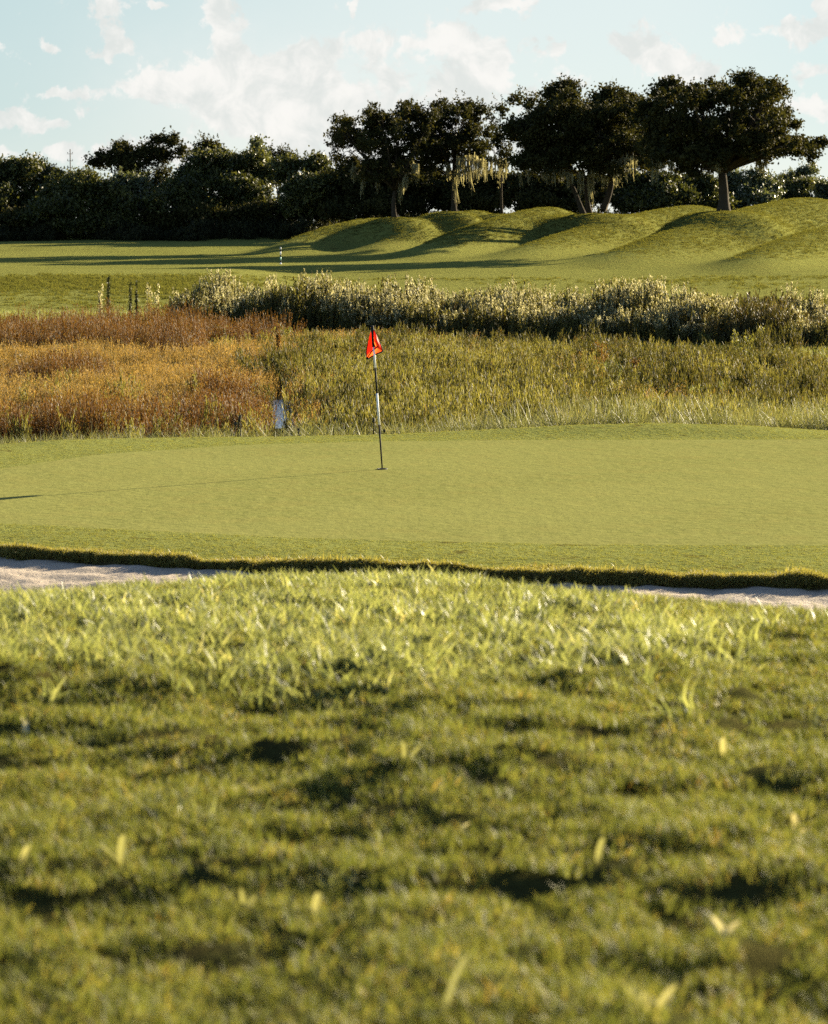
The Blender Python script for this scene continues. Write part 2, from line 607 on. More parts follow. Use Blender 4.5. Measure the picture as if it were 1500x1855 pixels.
def sand_material():
    m, T = material('bunker_sand')
    out = T.n('ShaderNodeOutputMaterial')
    P = T.n('ShaderNodeNewGeometry').outputs['Position']
    n1, n2 = T.noise(P, 130, 4, 0.7), T.noise(P, 3.5, 5, 0.6)
    c = T.mix(n1, (0.195, 0.150, 0.105), (0.29, 0.230, 0.168))
    c = T.mix(T.math('MULTIPLY', T.smooth(n2, 0.5, 0.7), 0.5), c, (0.15, 0.12, 0.095))
    p = T.n('ShaderNodeBsdfPrincipled')
    T.link(c, p.inputs['Base Color'])
    p.inputs['Roughness'].default_value = 0.9
    b = T.n('ShaderNodeBump')
    b.inputs['Strength'].default_value = 0.9
    b.inputs['Distance'].default_value = 0.04
    T.link(T.math('ADD', T.noise(P, 9, 5, 0.65), T.math('MULTIPLY', n1, 0.2)), b.inputs['Height'])
    T.link(b.outputs[0], p.inputs['Normal'])
    T.link(p.outputs[0], out.inputs[0])
    return m


M['sand'] = sand_material()
M['lip_soil'] = turf_mat('lip_soil', (0.05, 0.04, 0.018), (0.075, 0.06, 0.025), (0.04, 0.035, 0.018), 40, 6, 1, 0.8, 0.03)


# ------------------------------------------------------------------ the ground, in zones that meet edge to edge
def axis(lo, hi, inner, step, grow=1.22):
    xs = list(np.arange(-inner, inner + step / 2, step))
    s, x = step, inner
    while x < hi:
        s *= grow; x += s; xs.append(min(x, hi))
    s, x = step, -inner
    while x > lo:
        s *= grow; x -= s; xs.insert(0, max(x, lo))
    return np.array(sorted(set(np.round(xs, 4))))


def zone(name, xs, ylo, yhi, ts, mat, zshift=0.0):
    lo, hi = ylo(xs) if callable(ylo) else np.full(len(xs), ylo), yhi(xs) if callable(yhi) else np.full(len(xs), yhi)
    Y = lo[None] + (hi - lo)[None] * np.asarray(ts)[:, None]
    X = np.broadcast_to(xs[None], Y.shape)
    eps = 1e-4 + np.zeros_like(Y); eps[-1] = -1e-4
    Z = H(X, Y + eps) + zshift
    nr, nc = Y.shape
    V = np.stack([X, Y, Z], 2).reshape(-1, 3)
    i = (np.arange(nr - 1)[:, None] * nc + np.arange(nc - 1)[None]).ravel()
    F = np.stack([i, i + 1, i + nc + 1, i + nc], 1)
    return link(name, mesh_np(name, V, F, [mat], smooth=True), kind='structure')


lin = lambda n: np.linspace(0, 1, n)
SAND0 = CD + 4.4
zone('rough', axis(-28, 28, 3.8, 0.055), -6, SAND0, np.concatenate([np.linspace(0, 0.30, 16)[:-1], np.linspace(0.30, 1, 360)]), M['rough_soil'])
zone('sand_bunker', axis(-40, 40, 7, 0.07), SAND0, f_lip, lin(120), M['sand'])
xs = axis(-40, 40, 8, 0.10)
zone('green_apron', xs, f_lip, f_frontfringe, lin(30), M['fringe'])
zone('putting_green', axis(-40, 40, 8, 0.22), f_frontfringe, f_backfringe, lin(70), M['green'])
zone('green_collar', axis(-40, 40, 9, 0.12), f_backfringe, lambda x: f_back(x) + 2.5, lin(30), M['fringe'])
zone('marsh_ground', axis(-90, 90, 22, 0.5), lambda x: f_back(x) + 2.5, 117.0, lin(110), M['marsh_soil'])
zone('fairway', axis(-220, 220, 62, 0.6, 1.12), 117.0, 318.0, lin(360), M['fairway'])
zone('far_ground', axis(-2500, 2500, 200, 8, 1.3), 318.0, 1500.0, lin(40) ** 2, M['far'])
# the near edge of the turf above the sand: a small earth step
xs = axis(-40, 40, 8, 0.10)
lipd = f_lip(xs)
top, bot = H(xs, lipd + 1e-4), H(xs, lipd - 1e-3) - 0.03
V = np.concatenate([np.stack([xs, lipd, top], 1), np.stack([xs, lipd - 0.015, bot], 1)])
n = len(xs)
link('bunker_lip', mesh_np('bunker_lip', V, np.array([[i, i + 1, n + i + 1, n + i] for i in range(n - 1)]), [M['lip_soil']]), kind='structure')
# a great sheet under everything out to the horizon
link('ground', mesh_np('ground', [(-6000, -400, -2.2), (6000, -400, -2.2), (6000, 8000, -2.2), (-6000, 8000, -2.2)], np.array([[0, 1, 2, 3]]), [M['far']]), kind='structure')

# water standing in the marsh
WATER_Z = -1.20
wm, T = material('marsh_water')
o_ = T.n('ShaderNodeOutputMaterial'); p_ = T.n('ShaderNodeBsdfPrincipled')
p_.inputs['Base Color'].default_value = (0.03, 0.035, 0.03, 1)
p_.inputs['Roughness'].default_value = 0.18
p_.inputs['Specular IOR Level'].default_value = 0.8
b_ = T.n('ShaderNodeBump'); b_.inputs['Strength'].default_value = 0.7; b_.inputs['Distance'].default_value = 0.05
T.link(T.noise(T.n('ShaderNodeNewGeometry').outputs['Position'], 5, 3, 0.6), b_.inputs['Height'])
T.link(b_.outputs[0], p_.inputs['Normal']); T.link(p_.outputs[0], o_.inputs[0])
wx, wy = lat(540, 71), 71.0
ang = np.linspace(0, 2 * math.pi, 40, endpoint=False)
rr = 1 + 0.25 * np.sin(ang * 3 + 1) + 0.12 * np.sin(ang * 5)
V = np.stack([wx + 2.6 * rr * np.cos(ang), wy + 5.0 * rr * np.sin(ang), np.full(40, WATER_Z)], 1)
link('water', mesh_np('water', V, [list(range(40))], [wm]), kind='structure')

# ------------------------------------------------------------------ scattered ground cover (geometry nodes on points)
SRC = bpy.data.collections.new('cover_sources')     # never linked to the scene


def cover(name, label, variants, pts, rot, scale, idx):
    """one object of uncountable ground cover: each point carries one tuft"""
    col = bpy.data.collections.new(name + '_tufts')
    for i, me in enumerate(variants):
        o = bpy.data.objects.new('%s_%02d' % (name, i), me)
        col.objects.link(o)
    me = bpy.data.meshes.new(name)
    me.vertices.add(len(pts))
    me.vertices.foreach_set('co', np.asarray(pts, np.float32).ravel())
    a = me.attributes.new('rot', 'FLOAT_VECTOR', 'POINT'); a.data.foreach_set('vector', np.asarray(rot, np.float32).ravel())
    a = me.attributes.new('scl', 'FLOAT_VECTOR', 'POINT'); a.data.foreach_set('vector', np.asarray(scale, np.float32).ravel())
    a = me.attributes.new('idx', 'INT', 'POINT'); a.data.foreach_set('value', np.asarray(idx, np.int32))
    o = link(name, me, kind='stuff', label=label)
    g = bpy.data.node_groups.new(name + '_nodes', 'GeometryNodeTree')
    g.interface.new_socket('Geometry', in_out='INPUT', socket_type='NodeSocketGeometry')
    g.interface.new_socket('Geometry', in_out='OUTPUT', socket_type='NodeSocketGeometry')
    N = g.nodes
    gi, go = N.new('NodeGroupInput'), N.new('NodeGroupOutput')
    ci = N.new('GeometryNodeCollectionInfo')
    ci.inputs['Collection'].default_value = col
    ci.inputs['Separate Children'].default_value = True
    ip = N.new('GeometryNodeInstanceOnPoints')
    ip.inputs['Pick Instance'].default_value = True
    L = g.links

    def named(nm, dt):
        nd = N.new('GeometryNodeInputNamedAttribute')
        nd.data_type = dt
        nd.inputs['Name'].default_value = nm
        return nd.outputs['Attribute']
    er = N.new('FunctionNodeEulerToRotation')
    L.new(named('rot', 'FLOAT_VECTOR'), er.inputs[0])
    L.new(gi.outputs[0], ip.inputs['Points'])
    L.new(ci.outputs[0], ip.inputs['Instance'])
    L.new(named('idx', 'INT'), ip.inputs['Instance Index'])
    L.new(er.outputs[0], ip.inputs['Rotation'])
    L.new(named('scl', 'FLOAT_VECTOR'), ip.inputs['Scale'])
    L.new(ip.outputs[0], go.inputs[0])
    md = o.modifiers.new('tufts', 'NODES')
    md.node_group = g
    return o


def scatter(name, label, variants, x, y, smin, smax, tilt=0.1, sink=0.02, zmul=None, R=rng, zfun=H):
    n = len(x)
    z = zfun(x, y) - sink
    rot = np.stack([R.normal(size=n) * tilt, R.normal(size=n) * tilt, R.random(n) * 2 * math.pi], 1)
    s = smin + (smax - smin) * R.random(n)
    sc = np.stack([s, s, s * (1 if zmul is None else zmul)], 1)
    return cover(name, label, variants, np.stack([x, y, z], 1), rot, sc, R.integers(0, len(variants), n))


def wedge(dens, y0, y1, half=0.155, pad=1.5, R=rng, jit_pow=1.0):
    """random points in the part of the ground the lens could see, dens per square metre"""
    w1 = half * y1 + pad
    n = int(dens * 2 * w1 * (y1 - y0))
    x = (R.random(n) * 2 - 1) * w1
    y = y0 + (y1 - y0) * R.random(n)
    k = np.abs(x) < half * y + pad
    return x[k], y[k]


def lean_iso(n, amt, R=rng):
    a = R.random(n) * 2 * math.pi
    l = amt * np.sqrt(R.random(n))
    return np.stack([np.cos(a) * l, np.sin(a) * l], 1)


def disc(n, r, R=rng):
    a = R.random(n) * 2 * math.pi
    q = r * np.sqrt(R.random(n))
    return np.stack([np.cos(a) * q, np.sin(a) * q, np.zeros(n)], 1)


# --- foreground rough
M['rough_blade'] = leaf_mat('rough_blade', [(0.0, (0.052, 0.064, 0.016)), (0.35, (0.090, 0.102, 0.025)), (0.62, (0.132, 0.138, 0.036)), (0.82, (0.17, 0.16, 0.043)), (0.93, (0.22, 0.165, 0.05)), (1.0, (0.19, 0.105, 0.025))], 0.46, 0.55, 0.12)
M['broad_blade'] = leaf_mat('broad_blade', [(0.0, (0.10, 0.118, 0.045)), (0.5, (0.172, 0.185, 0.075)), (0.85, (0.235, 0.24, 0.105)), (0.97, (0.34, 0.31, 0.16)), (1.0, (0.30, 0.19, 0.055))], 0.5, 0.42, 0.14)


def turf_tuft(k, nb, rad, h0, h1, w0, w1, lean, mat, seg=2):
    R = np.random.default_rng(100 + k)
    g = Geo()
    b = disc(nb, rad, R)
    g.blades(b, h0 + (h1 - h0) * R.random(nb), w0 + (w1 - w0) * R.random(nb), lean_iso(nb, lean, R), seg, 0, None, R)
    return g.mesh('turf_tuft', [mat])


short = [turf_tuft(k, 125, 0.075, 0.02, 0.045, 0.0028, 0.0046, 0.9, M['rough_blade']) for k in range(8)]
broad = [turf_tuft(20 + k, 16, 0.06, 0.05, 0.105, 0.008, 0.014, 0.95, M['broad_blade'], 3) for k in range(8)]

x, y = wedge(250, 4.0, 20.5, 0.16, 3.0)
keep = rng.random(len(x)) < np.clip(1.25 - y / 26, 0.4, 1) * np.clip(0.72 + 2.4 * fbm(x, y * 1.3, 0.30, 3), 0.34, 1)
scatter('short_grass', 'short mown rough grass over the mound in front of the bunker', short, x[keep], y[keep], 0.8, 1.35, 0.15, 0.006)


def broad_mask(x, y):
    px = 750 + x / y * FPX
    left = sstep((950 - px) / 250) * sstep((y - 9.0 - 0.8 * fbm(x, y, 1.0, 2)) / 0.6)
    lump = 1.3 * np.exp(-((px - 1110) / 250) ** 4) * sstep((y - 9.5 - 0.8 * fbm(x, y, 0.9, 2)) / 0.4) * sstep((14.0 - y) / 1.5)
    topm = sstep((y - 13.5) / 2) * sstep((1050 - px) / 250)
    m = np.clip(left * 0.8 + lump + 0.5 * topm, 0, 1) * np.clip(0.55 + 2.2 * fbm(x, y, 0.7, 2), 0.05, 1)
    return m + np.where(y < 9, 0.004, 0.015)


x, y = wedge(210, 5.0, 20.5, 0.16, 3.0)
keep = rng.random(len(x)) < broad_mask(x, y)
scatter('broad_grass', 'taller broad bladed grass patches on the crest of the mound', broad, x[keep], y[keep], 0.75, 1.3, 0.2, 0.008)

# --- grass hanging over the bunker lip
M['lip_blade'] = leaf_mat('lip_blade', [(0.0, (0.09, 0.085, 0.026)), (0.5, (0.16, 0.145, 0.042)), (0.85, (0.21, 0.18, 0.05)), (1.0, (0.19, 0.12, 0.04))], 0.52, 0.5, 0.2)
lipt = [turf_tuft(40 + k, 46, 0.07, 0.03, 0.075, 0.006, 0.011, 1.0, M['lip_blade']) for k in range(6)]
n = 9000
x = (rng.random(n) * 2 - 1) * 8.5
off = np.abs(rng.normal(size=n)) * 0.10 * (0.5 + 1.6 * np.clip(0.5 + 2 * fbm(x, x * 0 + 4, 0.6, 3), 0, 1)) - 0.03
y = f_lip(x) + off
rot = np.stack([np.radians(20 + 50 * rng.random(n)) * (off < 0.05), rng.normal(size=n) * 0.15, np.zeros(n)], 1)
z = H(x, np.maximum(y, f_lip(x) + 0.01)) - np.where(off < 0.03, 0.15 * rng.random(n) * np.clip(0.7 + 2.2 * fbm(x, x * 0, 0.9, 3), 0.1, 1.4), 0.0) - 0.01
s = (0.55 + 0.7 * rng.random(n)) * np.clip(0.95 + 1.5 * fbm(x, x * 0 + 8, 0.45, 3), 0.5, 1.7)
cover('lip_grass', 'unmown brownish grass fringe hanging over the bunker lip', lipt, np.stack([x, y, z], 1), rot, np.stack([s, s, s], 1), rng.integers(0, 6, n))

# --- slightly longer grass on the collars round the putting green
n = 16000
x = (rng.random(n) * 2 - 1) * 9
e = f_lip(x)
y = e + 0.02 + (f_frontfringe(x) - e) * rng.random(n) ** 2.6
x2 = (rng.random(9000) * 2 - 1) * 11
b2 = f_backfringe(x2)
y2 = b2 + (f_back(x2) + 2.0 - b2) * rng.random(9000)
x, y = np.concatenate([x, x2]), np.concatenate([y, y2])
M['collar_blade'] = leaf_mat('collar_blade', [(0.0, (0.10, 0.11, 0.03)), (0.6, (0.15, 0.155, 0.044)), (1.0, (0.18, 0.16, 0.05))], 0.5, 0.6, 0.05)
collar_v = [turf_tuft(60 + k, 60, 0.075, 0.02, 0.04, 0.004, 0.007, 1.0, M['collar_blade']) for k in range(5)]
scatter('collar_grass', 'short fringe grass on the collars round the putting green', collar_v, x, y, 0.3, 0.6, 0.15, 0.006)

# --- marsh vegetation
def stalk_tuft(k, ns, rad, h0, h1, w, lean, stemmat, headmat, nhead, hsize, h_from, hrad, leaves_n=0, leafmat=None, leaf_size=0.05, seg=2, up=2.4, asp=0.28):
    """ns stems, each with a feathery head of small leaflets over its upper part"""
    R = np.random.default_rng(500 + k)
    g = Geo()
    b = disc(ns, rad, R)
    h = h0 + (h1 - h0) * R.random(ns)
    ln = lean_iso(ns, lean, R)
    g.blades(b, h, w * (0.7 + 0.6 * R.random(ns)), ln, seg, 0, None, R, 0.5)

    def along(n, lo, rad_):
        i = R.integers(0, ns, n)
        t = lo + (1 - lo) * R.random(n)
        l2 = np.minimum(np.hypot(ln[i, 0], ln[i, 1]), 1.4)
        c = b[i] + np.stack([ln[i, 0] * h[i] * t ** 1.7, ln[i, 1] * h[i] * t ** 1.7, h[i] * (t - 0.32 * l2 * t * t)], 1)
        taper = np.clip((1.05 - t) / (1.05 - lo), 0.12, 1)
        return c + R.normal(size=(n, 3)) * (rad_ * taper)[:, None] * np.array([1, 1, 0.6]), t
    if nhead:
        c, t = along(nhead, h_from, hrad)
        g.leaves(c, hsize * (0.6 + 0.8 * R.random(nhead)), 1, None, R, up, asp)
    if leaves_n:
        c, t = along(leaves_n, 0.08, hrad * 1.3)
        g.leaves(c, leaf_size * (0.6 + 0.8 * R.random(leaves_n)), 2, None, R, 1.6, 0.25)
    return g.mesh('stalk_tuft', [stemmat, headmat] + ([leafmat] if leafmat else []))


M['tan_stem'] = leaf_mat('tan_stem', [(0.0, (0.09, 0.06, 0.018)), (0.6, (0.15, 0.10, 0.03)), (1.0, (0.14, 0.13, 0.035))], 0.35, 0.6, 0.15)
M['tan_head'] = leaf_mat('tan_head', [(0.0, (0.10, 0.063, 0.016)), (0.5, (0.18, 0.122, 0.038)), (1.0, (0.29, 0.215, 0.082))], 0.5, 0.7, 0.1, (1.1, 0.95, 0.6))
M['rust_stem'] = leaf_mat('rust_stem', [(0.0, (0.04, 0.018, 0.007)), (0.6, (0.085, 0.035, 0.011)), (1.0, (0.11, 0.065, 0.018))], 0.3, 0.6, 0.15)
M['rust_leaf'] = leaf_mat('rust_leaf', [(0.0, (0.045, 0.025, 0.008)), (0.4, (0.095, 0.05, 0.014)), (0.75, (0.135, 0.082, 0.02)), (1.0, (0.10, 0.092, 0.024))], 0.4, 0.6, 0.15, (1.15, 0.95, 0.5))
M['gold_leaf'] = leaf_mat('gold_leaf', [(0.0, (0.065, 0.061, 0.016)), (0.35, (0.12, 0.112, 0.028)), (0.7, (0.17, 0.155, 0.043)), (0.88, (0.21, 0.185, 0.065)), (1.0, (0.14, 0.085, 0.025))], 0.45, 0.6, 0.15)
M['gold_stem'] = leaf_mat('gold_stem', [(0.0, (0.06, 0.045, 0.012)), (0.6, (0.11, 0.08, 0.02)), (1.0, (0.13, 0.075, 0.02))], 0.3, 0.6, 0.15)
M['silver_blade'] = leaf_mat('silver_blade', [(0.0, (0.075, 0.08, 0.030)), (0.5, (0.12, 0.125, 0.052)), (0.85, (0.175, 0.17, 0.075)), (1.0, (0.22, 0.19, 0.09))], 0.4, 0.5, 0.15)
M['reed_leaf'] = leaf_mat('reed_leaf', [(0.0, (0.04, 0.040, 0.012)), (0.6, (0.085, 0.080, 0.023)), (1.0, (0.15, 0.125, 0.04))], 0.48, 0.55, 0.2)
M['cream_head'] = leaf_mat('cream_head', [(0.0, (0.22, 0.19, 0.09)), (0.5, (0.36, 0.325, 0.18)), (1.0, (0.52, 0.48, 0.31))], 0.5, 0.8, 0.1, (1.0, 0.98, 0.8))
M['dark_brush'] = leaf_mat('dark_brush', [(0.0, (0.025, 0.024, 0.008)), (0.6, (0.05, 0.042, 0.013)), (1.0, (0.09, 0.055, 0.018))], 0.3, 0.6, 0.15)
M['meadow'] = leaf_mat('meadow', [(0.0, (0.09, 0.105, 0.03)), (0.6, (0.14, 0.155, 0.045)), (1.0, (0.19, 0.185, 0.06))], 0.45, 0.55, 0.2)

tan_v = [stalk_tuft(k, 26, 0.22, 0.55, 0.95, 0.008, 0.35, M['tan_stem'], M['tan_head'], 300, 0.05, 0.40, 0.06) for k in range(6)]
rust_v = [stalk_tuft(20 + k, 12, 0.20, 0.7, 1.15, 0.012, 0.22, M['rust_stem'], M['rust_leaf'], 190, 0.07, 0.25, 0.045, up=3.0, asp=0.2) for k in range(6)]
gold_v = [stalk_tuft(40 + k, 12, 0.18, 0.55, 1.05, 0.012, 0.25, M['gold_stem'], M['gold_leaf'], 330, 0.11, 0.2, 0.04, up=4.0, asp=0.15) for k in range(7)]
silver_v = []
for k in range(6):
    R = np.random.default_rng(800 + k)
    g = Geo()
    g.blades(disc(70, 0.24, R), 0.45 + 0.5 * R.random(70), 0.011 + 0.007 * R.random(70), lean_iso(70, 0.7, R) + np.array([[-0.15, 0]]), 4, 0, None, R, 0.8)
    silver_v.append(g.mesh('silver_tuft', [M['silver_blade']]))
plume_v = [stalk_tuft(70 + k, 9, 0.22, 1.55, 2.25, 0.022, 0.12, M['reed_leaf'], M['cream_head'], 170, 0.085, 0.82, 0.035, 260, M['reed_leaf'], 0.15, 3) for k in range(7)]
meadow_v = []
for k in range(5):
    R = np.random.default_rng(900 + k)
    g = Geo()
    g.blades(disc(60, 0.22, R), 0.12 + 0.2 * R.random(60), 0.012 + 0.01 * R.random(60), lean_iso(60, 0.6, R), 2, 0, None, R)
    meadow_v.append(g.mesh('meadow_tuft', [M['meadow']]))


def ppx(x, y):
    return 750 + x / (y * 1.003) * FPX


def marsh_py(x, y, z=-1.28):
    """pixel row at which the marsh floor at (x, y) is seen"""
    return 927.5 - FPX * np.tan(PITCH - np.arctan((CAMZ - z) / y))


def front_of_water(x, y):
    px = ppx(x, y)
    half = np.interp(y, [50, 58, 64, 70, 76, 82], [30, 30, 27, 36, 28, 8]) + 34 * fbm(x * 3.1, y * 0.8, 1.0, 3)
    stray = rng.random(len(x)) < np.interp(y, [56, 60, 66, 70], [0.0, 0.02, 0.05, 0.02])
    a = (np.abs(px - 516) < half) & (y > 50) & (y < 80) & ~stray
    b = (np.abs(px - 592) < 30 + 40 * fbm(x * 3.1, y * 0.8, 1.0, 2)) & (y > 55) & (y < 77) & (rng.random(len(x)) < 0.72)
    return a | b


# orange / tan grass on the left
x, y = wedge(9.0, 54, 113, 0.165, 4)
px = ppx(x, y) + 330 * fbm(x, y * 0.6, 7.0, 4)
row = marsh_py(x, y)
wtan = sstep((690 - px) / 330)
sel = (rng.random(len(x)) < wtan * 1.0) & ~front_of_water(x, y) & (y > 60)
fr = sel & ((y < 66 + 9 * fbm(x, y, 3, 3)) | ((y > 95 + 8 * fbm(x, y, 4, 2)) & (ppx(x, y) < 370)) | (fbm(x + 40, y * 0.5, 5, 3) > 0.17))
tn = sel & ~fr & (y < 108)
scatter('tan_grass', 'orange tan feathery grass filling the left of the marsh', tan_v, x[tn], y[tn], 0.6, 1.1, 0.1, zmul=np.clip(0.8 + 1.6 * fbm(x, y, 5.0, 3), 0.45, 1.35)[tn])
zm = np.where(y > 95, 1.25, 0.9)[fr] * np.clip(1 + 1.4 * fbm(x, y, 2.5, 3), 0.5, 1.4)[fr]
scatter('rust_stalks', 'rusty brown weed stalks edging the orange marsh grass', rust_v, x[fr], y[fr], 0.75, 1.15, 0.08, zmul=zm)

# yellow green feathery weeds, centre and right
x, y = wedge(8.5, 54, 112, 0.165, 4)
px = ppx(x, y) + 330 * fbm(x, y * 0.6, 7.0, 4)
dens = np.clip(0.42 + 3.0 * fbm(x, y * 0.7, 4.0, 3), 0.03, 1)
far_right = sstep((ppx(x, y) - 900 + 200 * fbm(x, y, 5, 2)) / 250) * sstep((y - 70) / 12)
sel = (rng.random(len(x)) < np.clip(sstep((px - 430) / 260) + 0.40 * (fbm(x + 7, y, 4, 3) > 0.04), 0, 1) * dens * (1 - 0.86 * far_right)) & ~front_of_water(x, y) & (y > 58.5)
sz = np.clip(0.80 + 1.7 * fbm(x, y, 4.0, 3), 0.35, 1.5)[sel]
gx, gy, gs, gz = x[sel], y[sel], 0.62 + 0.45 * rng.random(sel.sum()), sz
thin = rng.random(len(gx)) < 0.80
# tall plants stand in clumps above the rest
nc = 130
cy_ = 58 + 36 * rng.random(nc) ** 1.2
cpx = 560 + 1020 * rng.random(nc)
cpx = np.where((cpx > 1000) & (rng.random(nc) < 0.6), 560 + 440 * rng.random(nc), cpx)
cx_ = (cpx - 750) / FPX * cy_ * 1.003
m_ = rng.integers(5, 14, nc)
ii = np.repeat(np.arange(nc), m_)
rad_ = (0.25 + 0.55 * rng.random(nc))[ii]
kx = cx_[ii] + rng.normal(size=len(ii)) * rad_
ky = cy_[ii] + rng.normal(size=len(ii)) * 0.45
kz = (0.85 + 0.4 * rng.random(nc))[ii]
ok_ = ~front_of_water(kx, ky)
gx = np.concatenate([gx[thin], kx[ok_]]); gy = np.concatenate([gy[thin], ky[ok_]])
gs = np.concatenate([gs[thin], 0.75 + 0.45 * rng.random(ok_.sum())]); gz = np.concatenate([gz[thin], kz[ok_]])
n = len(gx)
cover('golden_weeds', 'yellow green feathery weeds across the middle of the marsh', gold_v, np.stack([gx, gy, H(gx, gy) - 0.02], 1),
      np.stack([rng.normal(size=n) * 0.08, rng.normal(size=n) * 0.08, rng.random(n) * 6.283], 1), np.stack([gs, gs, gs * gz], 1), rng.integers(0, len(gold_v), n))
x, y = wedge(3.5, 58, 110, 0.165, 4)
px = ppx(x, y) + 60 * fbm(x + 5, y, 6.0, 3)
fr_ = sstep((ppx(x, y) - 900) / 250) * sstep((y - 70) / 12)
mid_ = np.exp(-((ppx(x, y) - 610) / 120) ** 2)
sel = (rng.random(len(x)) < (0.75 + 0.9 * mid_) * (1 - 0.6 * fr_) * sstep((px - 420) / 150) * np.clip(0.3 + 0.3 * mid_ + 2.4 * fbm(x + 99, y, 7.0, 3), 0.04, 1)) & ~front_of_water(x, y)
scatter('tawny_grass', 'tawny grass mixed among the yellow green marsh weeds', tan_v, x[sel], y[sel], 0.6, 1.0, 0.08)

# darker olive clumps among them
M['olive_leaf'] = leaf_mat('olive_leaf', [(0.0, (0.030, 0.030, 0.009)), (0.5, (0.062, 0.058, 0.015)), (0.85, (0.10, 0.09, 0.024)), (1.0, (0.12, 0.075, 0.022))], 0.4, 0.6, 0.1)
olive_v = [stalk_tuft(180 + k, 12, 0.20, 0.55, 1.0, 0.012, 0.3, M['gold_stem'], M['olive_leaf'], 330, 0.11, 0.15, 0.05, up=4.0, asp=0.16) for k in range(5)]
nc = 250
cy_ = 56 + 48 * rng.random(nc) ** 1.3
cpx = 500 + 1050 * rng.random(nc)
ii = np.repeat(np.arange(nc), rng.integers(3, 13, nc))
kx = ((cpx - 750) / FPX * cy_ * 1.003)[ii] + rng.normal(size=len(ii)) * (0.3 + 0.7 * rng.random(nc))[ii]
ky = cy_[ii] + rng.normal(size=len(ii)) * 0.4
ok_ = ~front_of_water(kx, ky)
scatter('olive_weeds', 'dark olive feathery clumps among the yellow green marsh weeds', olive_v, kx[ok_], ky[ok_], 0.8, 1.2, 0.08, zmul=(0.8 + 0.5 * rng.random(nc))[ii][ok_])

# low bright meadow grass: marsh floor at the back right and the strip on the left bank
x, y = wedge(22, 76, 112, 0.165, 4)
sel = (ppx(x, y) > 640 + 120 * fbm(x, y, 8, 2))
x2, y2 = wedge(24, 108, 139, 0.165, 4)
s2 = (ppx(x2, y2) < 350 + 60 * fbm(x2, y2, 6, 2))
x, y = np.concatenate([x[sel], x2[s2]]), np.concatenate([y[sel], y2[s2]])
scatter('meadow_grass', 'low bright green grass on the marsh floor and left bank', meadow_v, x, y, 0.8, 1.7, 0.1)

# silvery grass along the near edge
x, y = wedge(17, 47.5, 64, 0.165, 3)
edge = f_back(x) + 2.9
depth = np.where(ppx(x, y) > 1000, 13, np.where(ppx(x, y) < 500, 6.5, 9.5)) + 3 * fbm(x, y, 4, 2)
sel = (y > edge) & (y < edge + depth) & ~((np.abs(ppx(x, y) - 516) < 26 + 50 * fbm(x * 3.0, y * 0.8, 1.0, 3)) & (y > 51.0) & (rng.random(len(x)) < 0.97))
scatter('silver_grass', 'silvery green arching grass along the near marsh edge', silver_v, x[sel], y[sel], 0.75, 1.2, 0.1, zmul=np.interp(ppx(x, y), [0, 450, 650, 1050, 1500], [0.72, 0.78, 0.85, 1.15, 1.1])[sel])

# belt of plumed reeds before the fairway
x, y = wedge(5.0, 99, 134, 0.17, 4)
px = ppx(x, y)
gap = (px > 1325 + 30 * fbm(x, y, 4, 2)) & (px < 1425 + 20 * fbm(x, y, 3, 2))
lo = np.interp(px, [300, 700, 1100, 1330, 1500], [122, 114, 107, 104, 104]) + 4.0 * fbm(x, y * 0.5, 5, 3)
sel = (px > 315 + 50 * fbm(x, y, 5, 2)) & (y > lo) & (y < lo + 9)
tall = np.interp(px, [1150, 1330], [1.0, 0.86]) * np.clip(0.98 + 1.5 * fbm(x, y, 2.2, 3), 0.58, 1.28) * np.clip(0.70 + (px - 330) / 220, 0.70, 1.0) * np.clip(0.72 + 0.10 * (y - lo), 0.72, 1.0)
pl = rng.random(len(x)) < 0.30 + 0.75 * np.clip(0.5 + 2.5 * fbm(x + 30, y, 2.2, 2), 0, 1)
s1 = sel & ~gap & pl
scatter('plumed_reeds', 'belt of tall dark reeds with cream fluffy seed heads', plume_v, x[s1], y[s1], 0.9, 1.1, 0.05, zmul=tall[s1])
leafy_v = [stalk_tuft(140 + k, 9, 0.22, 1.5, 2.1, 0.022, 0.14, M['reed_leaf'], M['dark_brush'], 60, 0.12, 0.5, 0.06, 360, M['reed_leaf'], 0.17, 3) for k in range(5)]
dark_v = [stalk_tuft(120 + k, 12, 0.24, 1.0, 1.6, 0.018, 0.3, M['reed_leaf'], M['dark_brush'], 330, 0.12, 0.15, 0.12) for k in range(5)]
s3 = sel & ~gap & ~pl
scatter('leafy_reeds', 'dark leafy reeds without seed heads inside the plumed belt', leafy_v, x[s3], y[s3], 0.85, 1.1, 0.05, zmul=tall[s3])
s2 = sel & (gap | (rng.random(len(x)) < 0.16 + 0.5 * (fbm(x, y, 4, 2) > 0.18) + 0.5 * ((px > 1230) & (y < lo + 3))))
scatter('dark_brush', 'dark leafy brush between and below the plumed reeds', dark_v, x[s2], y[s2], 0.6, 1.2, 0.05, zmul=np.where(gap, 1.3, 1.0)[s2])

